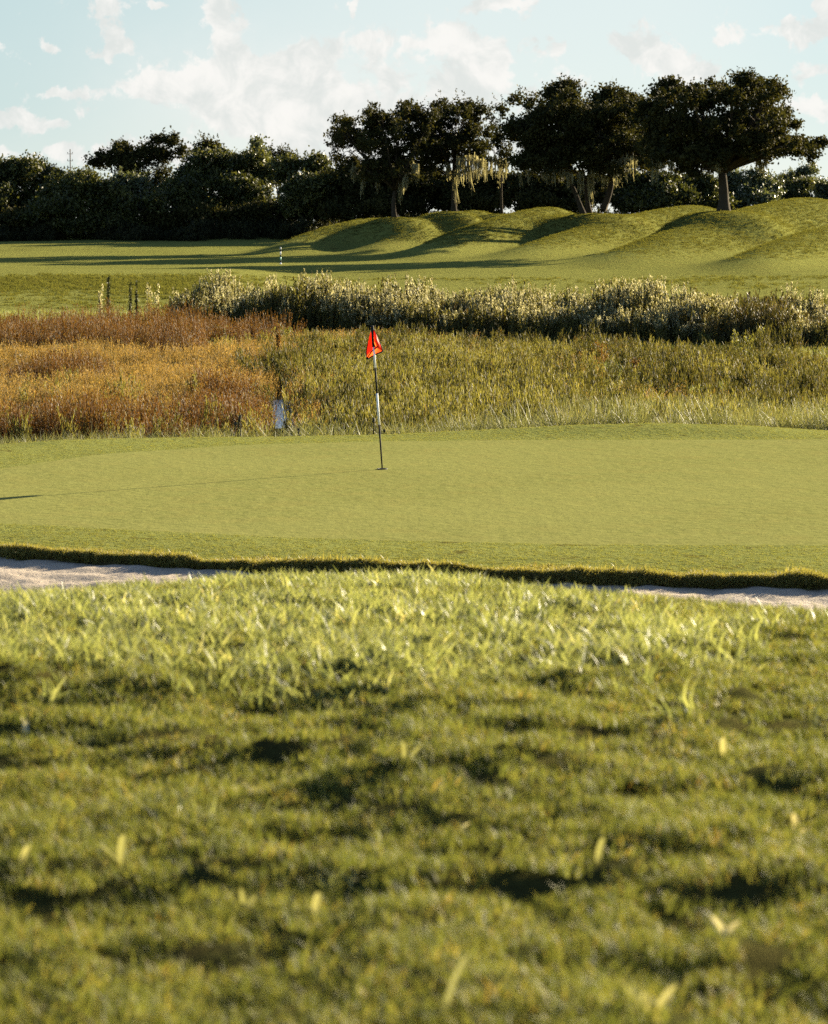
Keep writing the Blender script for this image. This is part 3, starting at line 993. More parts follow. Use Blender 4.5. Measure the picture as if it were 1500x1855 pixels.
# dark undergrowth along the foot of the wood
n = 6500
y = 293 + 24 * rng.random(n)
x = (rng.random(n) * 2 - 1) * 62
keep = y > 296 + 14 * fbm(x, x * 0 + 2, 6.0, 3)
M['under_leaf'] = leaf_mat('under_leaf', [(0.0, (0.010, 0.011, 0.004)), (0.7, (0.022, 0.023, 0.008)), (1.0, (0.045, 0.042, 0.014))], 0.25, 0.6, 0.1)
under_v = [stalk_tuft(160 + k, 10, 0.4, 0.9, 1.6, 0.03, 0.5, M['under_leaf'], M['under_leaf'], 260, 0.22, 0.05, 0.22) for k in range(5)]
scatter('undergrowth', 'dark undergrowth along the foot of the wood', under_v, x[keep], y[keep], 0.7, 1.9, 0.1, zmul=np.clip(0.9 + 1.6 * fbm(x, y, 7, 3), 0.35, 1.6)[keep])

# longer grass on the mounds and on the bank of the fairway
M['mound_blade'] = leaf_mat('mound_blade', [(0.0, (0.05, 0.052, 0.013)), (0.5, (0.08, 0.08, 0.021)), (0.85, (0.115, 0.108, 0.029)), (1.0, (0.11, 0.08, 0.023))], 0.45, 0.6, 0.0)
mound_v = []
for k in range(5):
    R = np.random.default_rng(950 + k)
    g = Geo()
    g.blades(disc(46, 0.30, R), 0.02 + 0.05 * R.random(46), 0.02 + 0.02 * R.random(46), lean_iso(46, 0.8, R), 2, 0, None, R)
    mound_v.append(g.mesh('mound_tuft', [M['mound_blade']]))
M['bank_blade'] = leaf_mat('bank_blade', [(0.0, (0.045, 0.048, 0.013)), (0.5, (0.08, 0.082, 0.021)), (0.85, (0.125, 0.12, 0.032)), (1.0, (0.10, 0.07, 0.022))], 0.4, 0.6, 0.0)
bank_v = []
for k in range(5):
    R = np.random.default_rng(970 + k)
    g = Geo()
    g.blades(disc(40, 0.26, R), 0.05 + 0.12 * R.random(40), 0.022 + 0.016 * R.random(40), lean_iso(40, 0.9, R), 2, 0, None, R)
    bank_v.append(g.mesh('bank_tuft', [M['bank_blade']]))
n = 150000
y = 208 + 80 * rng.random(n)
x = (rng.random(n) * 2 - 1) * 52
rise = H(x, y, False) - base_z(y)
keep = (rng.random(n) < 0.75 * sstep((rise - 0.5) / 1.2)) & (np.abs(x) < 0.165 * y + 4)
x, y = x[keep], y[keep]
x2, y2 = wedge(14, 116, 195, 0.165, 4)
slope = (H(x2, y2 + 1.0, False) - H(x2, y2 - 1.0, False)) / 2
k2 = (rng.random(len(x2)) < 0.8 * sstep((slope - 0.016 - 0.016 * fbm(x2, y2, 7, 3)) / 0.035))
k2 &= ~((ppx(x2, y2) < 350) & (y2 < 138 + 4 * fbm(x2, y2, 5, 2)))
scatter('bank_grass', 'darker unmown grass on the bank below the near edge of the fairway', bank_v, x2[k2], y2[k2], 0.7, 1.4, 0.1)
scatter('mound_grass', 'rough grass on the mounds beyond the fairway', mound_v, x, y, 0.7, 1.4, 0.1)

# ------------------------------------------------------------------ trees
M['bark'] = simple_mat('oak_bark', (0.034, 0.026, 0.016), 1.0, 0.1, 0.5, 3.0, bump=0.8)
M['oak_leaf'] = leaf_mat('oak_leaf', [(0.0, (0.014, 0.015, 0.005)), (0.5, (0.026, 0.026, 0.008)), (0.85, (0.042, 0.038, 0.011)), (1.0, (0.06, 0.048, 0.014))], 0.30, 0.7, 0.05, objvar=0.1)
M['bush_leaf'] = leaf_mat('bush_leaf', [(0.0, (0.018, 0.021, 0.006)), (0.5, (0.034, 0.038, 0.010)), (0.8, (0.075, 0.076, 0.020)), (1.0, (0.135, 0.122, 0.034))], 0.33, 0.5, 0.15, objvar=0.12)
M['pine_leaf'] = leaf_mat('pine_leaf', [(0.0, (0.03, 0.036, 0.016)), (0.5, (0.06, 0.068, 0.028)), (1.0, (0.10, 0.105, 0.045))], 0.35, 0.5, 0.3, objvar=0.1)
M['moss'] = leaf_mat('hanging_moss', [(0.0, (0.12, 0.11, 0.055)), (0.5, (0.20, 0.18, 0.095)), (1.0, (0.29, 0.265, 0.15))], 0.5, 0.8, 0.05, (1.0, 0.97, 0.75))


def bez(p0, p1, bend, k=6):
    p0, p1 = Vector(p0), Vector(p1)
    c = (p0 + p1) / 2 + Vector(bend)
    return [(1 - t) ** 2 * p0 + 2 * t * (1 - t) * c + t * t * p1 for t in [i / k for i in range(k + 1)]]


def crown_points(R, blobs, d, clump_r, per_m2, leaves_per, shell=0.55):
    """clump centres over the shells of the blobs, then leaves round each clump"""
    cl, own = [], []
    for bi, (px, py, rx, ry, off, dens) in enumerate(blobs):
        dd = d + off
        c = np.array(at(px, py, dd))
        a, b = rx * dd / FPX, ry * dd / FPX
        dp = (a + b) * 0.5
        area = 4 * math.pi * ((a * b) ** 1.6 / 3 + (a * dp) ** 1.6 / 3 + (b * dp) ** 1.6 / 3) ** (1 / 1.6)
        n = max(8, int(area * per_m2 * dens))
        ks = max(4, min(14, int(area / 9)))
        sv = R.normal(size=(ks, 3)); sv /= np.linalg.norm(sv, axis=1)[:, None]
        sc_ = sv * (0.45 + 0.38 * R.random(ks))[:, None]
        sr = 0.34 + 0.26 * R.random(ks)
        j = R.integers(0, ks, n)
        v = R.normal(size=(n, 3)); v /= np.linalg.norm(v, axis=1)[:, None]
        q = (shell + (1.04 - shell) * R.random(n) ** 0.8) * (1 + 0.12 * R.normal(size=n)) * sr[j]
        loc = sc_[j] + v * q[:, None] * np.array([1.15, 1.15, 0.8])
        cl.append(c + loc * np.array([a, dp, b])); own.append(np.full(n, bi))
    cl = np.concatenate(cl); own = np.concatenate(own)
    n = len(cl)
    i = np.repeat(np.arange(n), leaves_per)
    rad = clump_r * (0.55 + 0.8 * R.random(n))
    lv = cl[i] + R.normal(size=(len(i), 3)) * rad[i][:, None] * np.array([0.55, 0.55, 0.42])
    tone = np.clip(R.random(n)[i] * 0.6 + R.random(len(i)) * 0.4, 0, 1)
    return cl, own, lv, tone


def tree(name, label, cat, px, d, blobs, trunk_r, fork_py, seed, leaf='oak_leaf', clump=0.75, per=1.1, leaves=34, size=0.24, shell=0.5,
         moss=(), trunks=None, group=None, sprigs=0, twig=0.25, base_z=None, depth=0.0):
    R = np.random.default_rng(seed)
    if depth > 0:
        # give the crown its real depth: boughs in front of and behind the ones in its middle plane
        xs_ = [b[0] - b[2] for b in blobs] + [b[0] + b[2] for b in blobs]
        cx, hw = (min(xs_) + max(xs_)) / 2, (max(xs_) - min(xs_)) / 2
        more = []
        for b in blobs:
            half = math.sqrt(max(0.0, 1 - ((b[0] - cx) / hw) ** 2)) * hw * d / FPX * 0.80
            for sg in (-1, 1):
                if half > 2.0:
                    more.append((b[0] + R.normal() * 8, b[1] + abs(R.normal()) * 8, b[2] * 0.9, b[3] * 0.9, sg * half * (0.6 + 0.4 * R.random()), b[5] * depth))
        blobs = list(blobs) + more
    bx = lat(px, d)
    bz = Hs(bx, d) if base_z is None else base_z
    root = thing(name, label, cat, (bx, d, bz), group)
    org = np.array([bx, d, bz])
    cl, own, lv, tone = crown_points(R, blobs, d, clump, per, leaves, shell)
    g = Geo()
    g.leaves(lv, size * (0.6 + 0.8 * R.random(len(lv))), 0, tone, R, 0.2, 0.6)
    if sprigs:
        # upright leafy twigs that break the outline
        k = R.choice(len(cl), min(sprigs, len(cl)), replace=False)
        top = cl[k]
        L = 0.5 + 0.9 * R.random(len(k))
        dirv = np.stack([R.normal(size=len(k)) * 0.4, R.normal(size=len(k)) * 0.3, np.ones(len(k))], 1)
        for t in np.linspace(0.1, 1, 12):
            c = top + dirv * (L * t)[:, None] + R.normal(size=(len(k), 3)) * 0.22 * (1.1 - t)
            g.leaves(c, size * (0.6 + 0.5 * R.random(len(k))), 0, None, R, 0.8, 0.55)
    link('crown', g.mesh('crown', [M[leaf]], origin=org), root)
    # trunk(s) and limbs
    w = Geo()
    stems = trunks or [(px, fork_py, trunk_r, 0.0)]
    forks = []
    for (tpx, fpy, tr, off) in stems:
        fk = at(px + (tpx - px) * 1.0, fpy, d + off)
        b0 = Vector((bx + (fk.x - bx) * 0.35, d + off * 0.6, bz - 0.3))
        pts = bez(b0, fk, (R.normal() * 0.12 * tr * 4, 0, 0), 6)
        rad = [tr * (1.45 if i == 0 else 1.12 if i == 1 else 1 - 0.05 * i) for i in range(7)]
        w.tube(pts, rad, 10)
        forks.append((fk, tr))
    for bi, b in enumerate(blobs):
        c = at(b[0], b[1], d + b[4])
        fk, tr = min(forks, key=lambda q: (q[0] - c).length)
        r0 = tr * (0.62 if len(blobs) < 8 else 0.5)
        mid = bez(fk, c, (0, 0, (0.22 if c.z < fk.z + 4 else -0.10) * (c - fk).length * 0.5), 6)
        w.tube(mid, [max(0.03, r0 * (1 - 0.14 * i)) for i in range(7)], 6)
        ks = np.nonzero(own == bi)[0]
        if len(ks):
            for j in R.choice(ks, min(len(ks), max(3, int(len(ks) * twig))), replace=False):
                p = Vector(cl[j])
                s = mid[R.integers(2, 7)]
                w.tube(bez(s, p, R.normal(size=3) * 0.25, 3), [r0 * 0.26, r0 * 0.18, r0 * 0.11, 0.015], 4, caps=False)
    link('trunk', w.mesh('trunk', [M['bark']], True, org), root)
    for (mx, y0, y1, wd, off) in moss:
        off = off * 2.2 if off < -0.8 else off
        gm = Geo()
        p0 = at(mx, y0, d + off)
        ln = (y1 - y0) * d / FPX
        ww = wd * d / FPX
        n = max(10, int(ww * 44))
        b = np.array(p0) + np.stack([(R.random(n) - 0.5) * ww, R.normal(size=n) * 0.35 * min(1, ww), R.normal(size=n) * 0.18], 1)
        hh = -ln * (0.25 + 0.75 * R.random(n) ** 1.2) * (1 - 0.5 * np.abs(b[:, 0] - p0.x) / (0.5 * ww + 1e-6) * R.random(n))
        gm.blades(b, hh, 0.07 + 0.08 * R.random(n), np.stack([-0.04 + R.normal(size=n) * 0.05, R.normal(size=n) * 0.05], 1), 4, 0, None, R, 0.7)
        nt = n * 5
        k = R.integers(0, n, nt); t = R.random(nt) ** 1.3
        c = b[k] + np.stack([R.normal(size=nt) * 0.09 - 0.02 * t * hh[k] * 0, R.normal(size=nt) * 0.07, hh[k] * t], 1)
        gm.leaves(c, 0.2, 0, None, R, 0.0, 0.3)
        link('moss', gm.mesh('moss', [M['moss']], origin=org), root)
    return root


G_OAK = 'moss hung oaks on the mounds'
tree('oak_tree', 'leftmost of the moss hung oaks, airy crown over a slim bare trunk', 'tree', 716, 266,
     [(620, 228, 26, 28, 0, 1), (645, 262, 44, 36, 2, 1), (680, 205, 34, 26, -1, 1), (700, 245, 48, 42, 0, .9), (735, 200, 34, 24, 1, 1), (750, 250, 42, 40, 2, .9),
      (660, 300, 44, 26, -2, .9), (720, 300, 46, 30, 0, .8), (772, 215, 26, 34, 3, 1)],
     0.26, 345, 11, clump=0.46, per=1.25, leaves=36, size=0.28, shell=0.35, sprigs=150, depth=0.22, group=G_OAK,
     moss=[(657, 318, 358, 7, -1), (735, 322, 352, 10, -2), (724, 330, 378, 6, -0.6), (752, 300, 335, 14, -2), (640, 305, 335, 10, -1), (684, 325, 352, 8, -1)])
tree('oak_tree', 'narrow upright oak second from left, pale moss curtain low on its right side', 'tree', 822, 270,
     [(790, 215, 30, 34, 0, 1), (825, 205, 36, 28, 0, 1), (858, 200, 22, 24, 1, 1), (862, 235, 28, 28, 0, .9), (800, 260, 40, 40, 1, 1), (840, 265, 40, 34, -1, .9), (780, 300, 30, 26, 0, .8), (870, 280, 24, 24, -1, .8)],
     0.28, 330, 12, clump=0.46, per=1.25, leaves=36, size=0.28, shell=0.35, sprigs=130, depth=0.25, group=G_OAK,
     moss=[(836, 288, 345, 18, -2), (856, 285, 350, 20, -2), (872, 290, 342, 16, -2), (824, 310, 378, 9, -0.8), (846, 305, 330, 10, -2), (812, 300, 330, 10, -1)])
tree('oak_tree', 'thin scraggly oak with sparse twiggy crown and one long moss beard', 'tree', 908, 276,
     [(906, 200, 10, 20, 0, .9), (900, 232, 16, 22, 0, .8), (930, 235, 16, 22, 1, .8), (890, 262, 20, 16, 0, .7), (918, 268, 22, 18, -1, .7), (905, 292, 24, 14, 0, .7)],
     0.16, 320, 13, clump=0.45, per=1.0, leaves=36, size=0.28, shell=0.2, sprigs=90, twig=0.5, depth=0.3, group=G_OAK,
     moss=[(905, 290, 352, 9, -1), (893, 285, 330, 12, -1), (915, 290, 325, 10, -1), (880, 290, 322, 9, -1)])
tree('oak_tree', 'broad dense oak with several leaning trunks and long yellow moss under its crown', 'tree', 1070, 263,
     [(985, 190, 40, 32, 0, 1), (1035, 180, 46, 32, 0, 1), (1090, 190, 50, 30, 1, 1), (1140, 195, 44, 36, 2, 1), (960, 240, 40, 40, 0, 1), (1020, 235, 56, 48, -2, 1),
      (1085, 240, 54, 44, -2, 1), (1145, 245, 44, 44, 0, 1), (965, 285, 40, 26, 0, 1), (1025, 285, 54, 30, -2, .9), (1100, 285, 50, 24, -1, .9), (1160, 275, 40, 30, 1, .9)],
     0.5, 320, 14, clump=0.6, per=1.5, leaves=52, size=0.30, shell=0.5, sprigs=200, depth=0.5, group=G_OAK,
     trunks=[(1030, 322, 0.26, -1), (1062, 330, 0.28, 1), (1110, 305, 0.34, -1.5)],
     moss=[(990, 305, 338, 12, -2), (1004, 310, 345, 8, -2), (1030, 312, 346, 14, -2), (1052, 315, 372, 12, -2), (1070, 318, 384, 12, -1.5), (1096, 310, 340, 12, -2),
           (1116, 292, 340, 18, -2.5), (1136, 285, 330, 22, -2.5), (1148, 285, 318, 14, -2), (1080, 305, 328, 20, -2), (960, 312, 336, 9, -1), (942, 318, 345, 6, -1), (1020, 308, 328, 11, -2)])
tree('oak_tree', 'huge round crowned oak with one thick trunk standing alone furthest right', 'tree', 1308, 244,
     [(1215, 170, 34, 26, 0, 1), (1265, 175, 40, 34, 1, 1), (1330, 160, 46, 34, 0, 1), (1385, 170, 36, 32, 0, 1), (1215, 225, 46, 42, 0, 1.1), (1290, 225, 56, 44, -2, .9),
      (1370, 215, 56, 42, 0, .95), (1420, 215, 26, 28, 1, 1), (1230, 275, 46, 26, 0, 1), (1310, 270, 50, 26, -3, .9), (1390, 262, 50, 26, -1, .9), (1440, 255, 36, 22, 0, .9),
      (1470, 262, 28, 16, 1, .85), (1265, 300, 36, 12, 0, .8), (1190, 265, 30, 34, 1, 1), (1185, 205, 34, 34, 1, 1)],
     0.52, 312, 15, clump=0.5, per=1.35, leaves=44, size=0.31, shell=0.42, sprigs=90, depth=0.5, group=G_OAK,
     moss=[(1186, 290, 342, 12, -2), (1200, 290, 320, 9, -2), (1216, 296, 322, 8, -1), (1373, 288, 306, 8, 0), (1388, 286, 310, 9, 0), (1380, 292, 324, 9, 0), (1300, 295, 318, 10, -2)])

# the wood behind and to the left: every tree and bush its own thing
G_WOOD = 'trees and bushes of the dark wood behind the fairway'
wood = [
    # name, label, px, d, blobs, seed, leaf, (clump, per, leaves, size)
    ('bushy_tree', 'rounded bushy tree at the far left edge of the wood', -10, 312, [(-30, 330, 60, 50, 0, 1), (20, 310, 36, 34, 0, 1), (-10, 375, 70, 40, -3, 1), (-60, 300, 40, 40, 3, 1)], 'bush_leaf'),
    ('bushy_tree', 'low dark bush with sunny top between the left edge and the utility pole', 70, 316, [(60, 318, 40, 28, 0, 1), (95, 330, 36, 30, 0, 1), (70, 370, 60, 40, -3, 1)], 'bush_leaf'),
    ('bushy_tree', 'wide leafy bush with sunlit shoulder just right of the utility pole', 150, 303, [(120, 345, 48, 30, 0, 1), (165, 335, 44, 30, -2, 1), (200, 365, 36, 36, -2, 1), (130, 390, 70, 36, -4, 1)], 'bush_leaf'),
    ('shade_tree', 'tall dark tree with two airy heads rising above the left wood', 270, 322, [(215, 275, 26, 22, 0, .9), (190, 295, 30, 20, 0, 1), (250, 290, 50, 34, 0, 1), (298, 252, 24, 18, 0, .8), (312, 280, 24, 28, 1, .8), (275, 330, 60, 40, 0, 1)], 'oak_leaf'),
    ('pine_tree', 'soft needled pine with pale tufts in front of the tall left tree', 232, 306, [(225, 325, 22, 16, 0, .9), (245, 345, 24, 20, 0, 1), (228, 368, 30, 24, 0, 1), (258, 375, 16, 22, 0, 1)], 'pine_leaf'),
    ('bushy_tree', 'small yellowish shrub at the foot of the wood below the pine', 235, 299, [(235, 388, 26, 22, 0, 1), (280, 372, 22, 24, 1, 1)], 'bush_leaf'),
    ('bushy_tree', 'big dome shaped bush with sunlit crest left of centre in the wood', 400, 309, [(330, 330, 34, 36, 0, 1), (375, 300, 44, 26, 0, 1), (425, 295, 44, 24, 0, 1), (465, 310, 36, 28, 0, 1), (360, 360, 60, 46, -3, 1), (440, 360, 60, 44, -3, 1)], 'bush_leaf'),
    ('shade_tree', 'small airy treetop showing over the dome shaped bush', 382, 330, [(380, 262, 20, 12, 0, .8), (372, 275, 24, 14, 0, .9), (395, 290, 30, 20, 0, 1)], 'oak_leaf'),
    ('pine_tree', 'slender young pine tip standing above the middle of the wood', 464, 326, [(464, 262, 6, 10, 0, 1), (463, 278, 14, 10, 0, .9), (466, 300, 22, 20, 0, 1)], 'pine_leaf'),
    ('shade_tree', 'flat topped distant tree peeking above the wood beside the young pine', 505, 345, [(490, 285, 16, 9, 0, 1), (515, 284, 20, 9, 0, 1), (505, 305, 30, 16, 0, 1)], 'oak_leaf'),
    ('bushy_tree', 'dark glossy bush left behind the leftmost oak', 550, 302, [(520, 310, 34, 26, 0, 1), (570, 295, 34, 24, 0, 1), (540, 355, 60, 44, -3, 1), (600, 350, 44, 48, -2, 1)], 'bush_leaf'),
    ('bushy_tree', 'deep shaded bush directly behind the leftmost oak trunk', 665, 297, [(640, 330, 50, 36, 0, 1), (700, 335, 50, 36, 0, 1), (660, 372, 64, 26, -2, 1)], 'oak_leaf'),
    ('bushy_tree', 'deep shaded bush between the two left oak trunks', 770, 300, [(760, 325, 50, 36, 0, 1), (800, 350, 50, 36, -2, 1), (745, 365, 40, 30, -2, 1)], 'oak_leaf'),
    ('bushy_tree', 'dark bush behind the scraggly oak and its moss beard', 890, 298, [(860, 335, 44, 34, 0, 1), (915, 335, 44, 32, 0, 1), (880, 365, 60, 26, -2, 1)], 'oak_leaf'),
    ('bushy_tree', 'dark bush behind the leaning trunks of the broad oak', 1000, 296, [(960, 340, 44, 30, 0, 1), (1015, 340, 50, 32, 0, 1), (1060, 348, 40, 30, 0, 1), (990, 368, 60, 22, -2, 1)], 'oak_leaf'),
    ('bushy_tree', 'leafy bush with sunlit patches between the broad oak and the thick trunk', 1160, 300, [(1130, 340, 44, 28, 0, 1), (1175, 332, 36, 26, 0, 1), (1215, 345, 36, 30, 0, 1), (1160, 368, 60, 22, -2, 1)], 'bush_leaf'),
    ('bushy_tree', 'dark bush just left of the thick oak trunk', 1260, 304, [(1245, 340, 36, 26, 0, 1), (1285, 345, 34, 28, 0, 1), (1265, 365, 44, 18, -2, 1)], 'bush_leaf'),
    ('pine_tree', 'low pine thicket right of the thick oak trunk', 1350, 312, [(1335, 335, 26, 24, 0, 1), (1368, 332, 24, 22, 0, 1), (1350, 360, 40, 20, -2, 1), (1395, 345, 20, 20, 0, 1)], 'pine_leaf'),
    ('bushy_tree', 'low green bush on the skyline behind the right mound', 1415, 318, [(1405, 345, 24, 18, 0, 1), (1440, 340, 26, 22, 0, 1), (1425, 360, 40, 14, 0, 1)], 'bush_leaf'),
    ('shade_tree', 'distant rounded tree alone on the skyline at the right edge', 1450, 380, [(1435, 318, 20, 12, 0, 1), (1460, 312, 22, 12, 0, 1), (1450, 332, 36, 16, 0, 1)], 'pine_leaf'),
    ('bushy_tree', 'pale green bush cut off by the right edge of the photo', 1500, 322, [(1485, 348, 20, 16, 0, 1), (1520, 342, 30, 20, 0, 1), (1510, 356, 40, 14, 0, 1)], 'pine_leaf'),
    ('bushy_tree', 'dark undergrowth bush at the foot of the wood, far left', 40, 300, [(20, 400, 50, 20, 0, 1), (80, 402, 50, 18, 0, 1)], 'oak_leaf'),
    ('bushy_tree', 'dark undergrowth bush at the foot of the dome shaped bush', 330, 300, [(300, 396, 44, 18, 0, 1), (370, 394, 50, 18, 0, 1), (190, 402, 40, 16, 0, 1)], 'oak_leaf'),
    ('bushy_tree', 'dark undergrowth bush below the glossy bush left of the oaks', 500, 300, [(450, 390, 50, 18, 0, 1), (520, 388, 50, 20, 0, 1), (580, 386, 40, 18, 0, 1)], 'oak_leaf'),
]
for i, (nm, lb, px, d, bl, lf) in enumerate(wood):
    airy = nm == 'shade_tree'
    tree(nm, lb, 'tree' if nm != 'bushy_tree' else 'bush', px, d, bl, 0.22, 395 if not airy else 360, 60 + i, leaf=lf,
         clump=0.6 if airy else 0.72, per=1.3 if airy else 2.1, leaves=40 if airy else 52, size=0.34 if nm != 'pine_tree' else 0.36, shell=0.4 if airy else 0.6, sprigs=60 if not airy else 90, twig=0.1, group=G_WOOD)

# ------------------------------------------------------------------ utility pole beyond the wood
M['pole_wood'] = simple_mat('pole_wood', (0.10, 0.085, 0.07), 0.85, 0.1, 0.3, 2.0)
d = 520
top, foot = at(127, 270, d), at(127, 330, d)
fz = Hs(foot.x, d)
pr = thing('utility_pole', 'thin utility pole with crossarms rising above the left wood', 'utility pole', (top.x, d, fz))
g = Geo(); g.tube([(0, 0, -0.3), (0, 0, top.z - fz)], [0.14, 0.09], 10)
link('pole', g.mesh('pole', [M['pole_wood']], True), pr)
for k, zz in enumerate((0.9, 2.2, 3.4)):
    g = Geo()
    z0 = top.z - fz - zz
    g.tube([(-0.5, -0.2, z0), (0.5, -0.2, z0)], [0.045, 0.045], 6)
    for xx in (-0.45, 0.45):
        g.tube([(xx, -0.2, z0 + 0.05), (xx, -0.2, z0 + 0.35)], [0.07, 0.05], 6)
    link('crossarm', g.mesh('crossarm', [M['pole_wood']]), pr)

# ------------------------------------------------------------------ distance marker on the fairway
M['white'] = simple_mat('white_paint', (0.55, 0.55, 0.53), 0.6, 0.2, 0.05)
M['black'] = simple_mat('black_paint', (0.012, 0.012, 0.012), 0.75, 0.1, 0.1)
M['mint'] = simple_mat('green_paint', (0.22, 0.50, 0.38), 0.45, 0.4, 0.05)
b = hit(508.5, 478.5, 150, 300)
mk = thing('marker_pole', 'black and white banded distance pole standing on the far fairway', 'marker pole', b)
hgt = 31.5 * b.y / FPX
bands = [(0.0, 0.10, 'white'), (0.10, 0.235, 'black'), (0.235, 0.41, 'mint'), (0.41, 0.53, 'black'), (0.53, 0.72, 'white'), (0.72, 0.84, 'black'), (0.84, 0.96, 'white')]
g = Geo()
names = ['white', 'black', 'mint']
for (a, c, m) in bands:
    g.tube([(0, 0, a * hgt), (0, 0, c * hgt)], [0.055, 0.055], 10, names.index(m))
g.tube([(0, 0, 0.96 * hgt), (0, 0, 0.985 * hgt), (0, 0, hgt)], [0.05, 0.045, 0.012], 10, 1)
link('pole', g.mesh('pole', [M[n] for n in names], True), mk)
g = Geo(); g.tube([(0, 0, -0.05), (0, 0, 0.03), (0, 0, 0.06)], [0.10, 0.09, 0.058], 12)
link('base', g.mesh('base', [M['white']], True), mk)

# ------------------------------------------------------------------ the hole, flagstick and flag
D0 = 41.3
cup = hit(692.5, 850, 38, 45)
M['liner'] = simple_mat('cup_liner', (0.03, 0.028, 0.02), 0.7, 0.2)
M['hole'] = simple_mat('hole_soil', (0.012, 0.01, 0.007), 0.9, 0.05)  # near-black colour painted in for the shade inside the hole
hole = thing('golf_hole', 'dark hole cut in the putting green at the foot of the flagstick', 'golf hole', cup + Vector((0, 0, 0.004)))
g = Geo(); K = 28
ri, ro = 0.058, 0.085
V = [(r * math.cos(2 * math.pi * k / K), r * math.sin(2 * math.pi * k / K), z) for (r, z) in ((ro, 0.0), (ro * 0.93, 0.008), (ri, 0.008), (ri, -0.003)) for k in range(K)]
F = [[j * K + k, j * K + (k + 1) % K, (j + 1) * K + (k + 1) % K, (j + 1) * K + k] for j in range(3) for k in range(K)]
g.add(V, F, 0.5)
link('rim', g.mesh('rim', [M['liner']], True), hole)
link('hole_floor', mesh_np('hole_floor', [(ri * math.cos(2 * math.pi * k / K), ri * math.sin(2 * math.pi * k / K), 0.001) for k in range(K)], [list(range(K))], [M['hole']]), hole)  # flat dark disc in place of the hole's shaded depth

fs = thing('flagstick', 'banded flagstick leaning in the hole with a limp red flag', 'flagstick', cup)
tip = at(674.5, 593, D0)
base = cup
axis_v = tip - base


def onstick(py):
    t = (850 - py) / (850 - 593.0)
    return axis_v * t


segs = [(850, 769, 'black', 0.0105, 0.0150), (769, 712, 'white', 0.0165, 0.0165), (712, 666, 'black', 0.0150, 0.0150), (666, 626, 'white', 0.0165, 0.0150), (626, 593, 'white', 0.0150, 0.0145)]
g = Geo()
for (a, b_, m, r0, r1) in segs:
    g.tube([onstick(a), onstick(b_)], [r0, r1], 12, 0 if m == 'white' else 1)
pt = onstick(593)
g.tube([pt, pt + Vector((0, 0, 0.012)), pt + Vector((0, 0, 0.03))], [0.02, 0.019, 0.006], 12, 1)
link('pole', g.mesh('pole', [M['white'], M['black']], True), fs)
g = Geo()
g.tube([onstick(628), onstick(610), onstick(590)], [0.026, 0.024, 0.022], 12, 0)
link('flag_sleeve', g.mesh('flag_sleeve', [M['black']], True), fs)
M['flag'] = simple_mat('red_flag_cloth', (0.60, 0.022, 0.010), 0.55, 0.2, 0.08, 30, trans=0.42, tcol=(0.95, 0.13, 0.02))


def fp(px, py, dy):
    return at(px, py, D0 + dy) - base


def sheet(rows, name, mat, hem=None):
    """rows of points -> cloth of quads, both sides"""
    V = [p for r in rows for p in r]
    nc = len(rows[0])
    F = [[i * nc + j, i * nc + j + 1, (i + 1) * nc + j + 1, (i + 1) * nc + j] for i in range(len(rows) - 1) for j in range(nc - 1)]
    g = Geo(); g.add(V, F, 0.5)
    return g.mesh(name, [mat], True)


def lerp_row(pts, n=7):
    pts = [Vector(p) for p in pts]
    ls = np.linspace(0, len(pts) - 1, n)
    return [pts[min(int(t), len(pts) - 2)].lerp(pts[min(int(t), len(pts) - 2) + 1], t - min(int(t), len(pts) - 2)) for t in ls]


# cloth wraps once round the pole: far layer hangs left, near fold swings right and back under
left = sheet([lerp_row([fp(673.6, 595, 0.03), fp(675.5, 599, 0.0)]), lerp_row([fp(670, 606, 0.07), fp(676, 610, 0.02)]), lerp_row([fp(666.5, 620, 0.10), fp(672, 617, 0.11), fp(677, 620, 0.02)]),
              lerp_row([fp(664, 634, 0.10), fp(671, 630, 0.12), fp(679, 627, 0.03)]), lerp_row([fp(664.2, 650, 0.08), fp(673, 637, 0.06), fp(683.5, 628, -0.02)])], 'flag', M['flag'])
fl = link('flag', left, fs)
back = sheet([lerp_row([fp(673.8, 596, 0.05), fp(675.5, 599, 0.03)]), lerp_row([fp(670.4, 607, 0.10), fp(676, 610, 0.05)]), lerp_row([fp(667, 620, 0.14), fp(672, 617, 0.14), fp(677, 620, 0.05)]),
              lerp_row([fp(664.6, 634, 0.14), fp(671, 630, 0.15), fp(679, 627, 0.06)]), lerp_row([fp(664.8, 648, 0.12), fp(673, 637, 0.10), fp(683, 629, 0.02)])], 'flag_dimming_layer', M['flag'])
link('flag_dimming_layer', back, fl)  # second cloth layer added behind the left panel to dim light coming through
right = sheet([lerp_row([fp(675.8, 595, 0.0), fp(677, 596, 0.02)]), lerp_row([fp(677, 608, -0.02), fp(681, 604, -0.09), fp(683, 610, 0.0)]), lerp_row([fp(678, 618, -0.03), fp(682, 614, -0.12), fp(687.5, 621, 0.02)]),
               lerp_row([fp(678.5, 630, 0.05), fp(686, 627, -0.05), fp(691, 628, 0.06)]), lerp_row([fp(672, 640, 0.10), fp(684, 633, 0.05), fp(693.8, 635.5, 0.10)]), lerp_row([fp(665, 650.5, 0.09), fp(680, 641.5, 0.09), fp(693, 637, 0.11)])], 'flag_fold', M['flag'])
link('flag_fold', right, fl)
g = Geo()
g.tube([fp(664, 650, 0.075), fp(673, 637, 0.05), fp(684, 628, -0.03)], [0.010] * 3, 6)
g.tube([fp(664.5, 651, 0.085), fp(680, 642, 0.085), fp(693.8, 636.5, 0.105)], [0.012] * 3, 6)
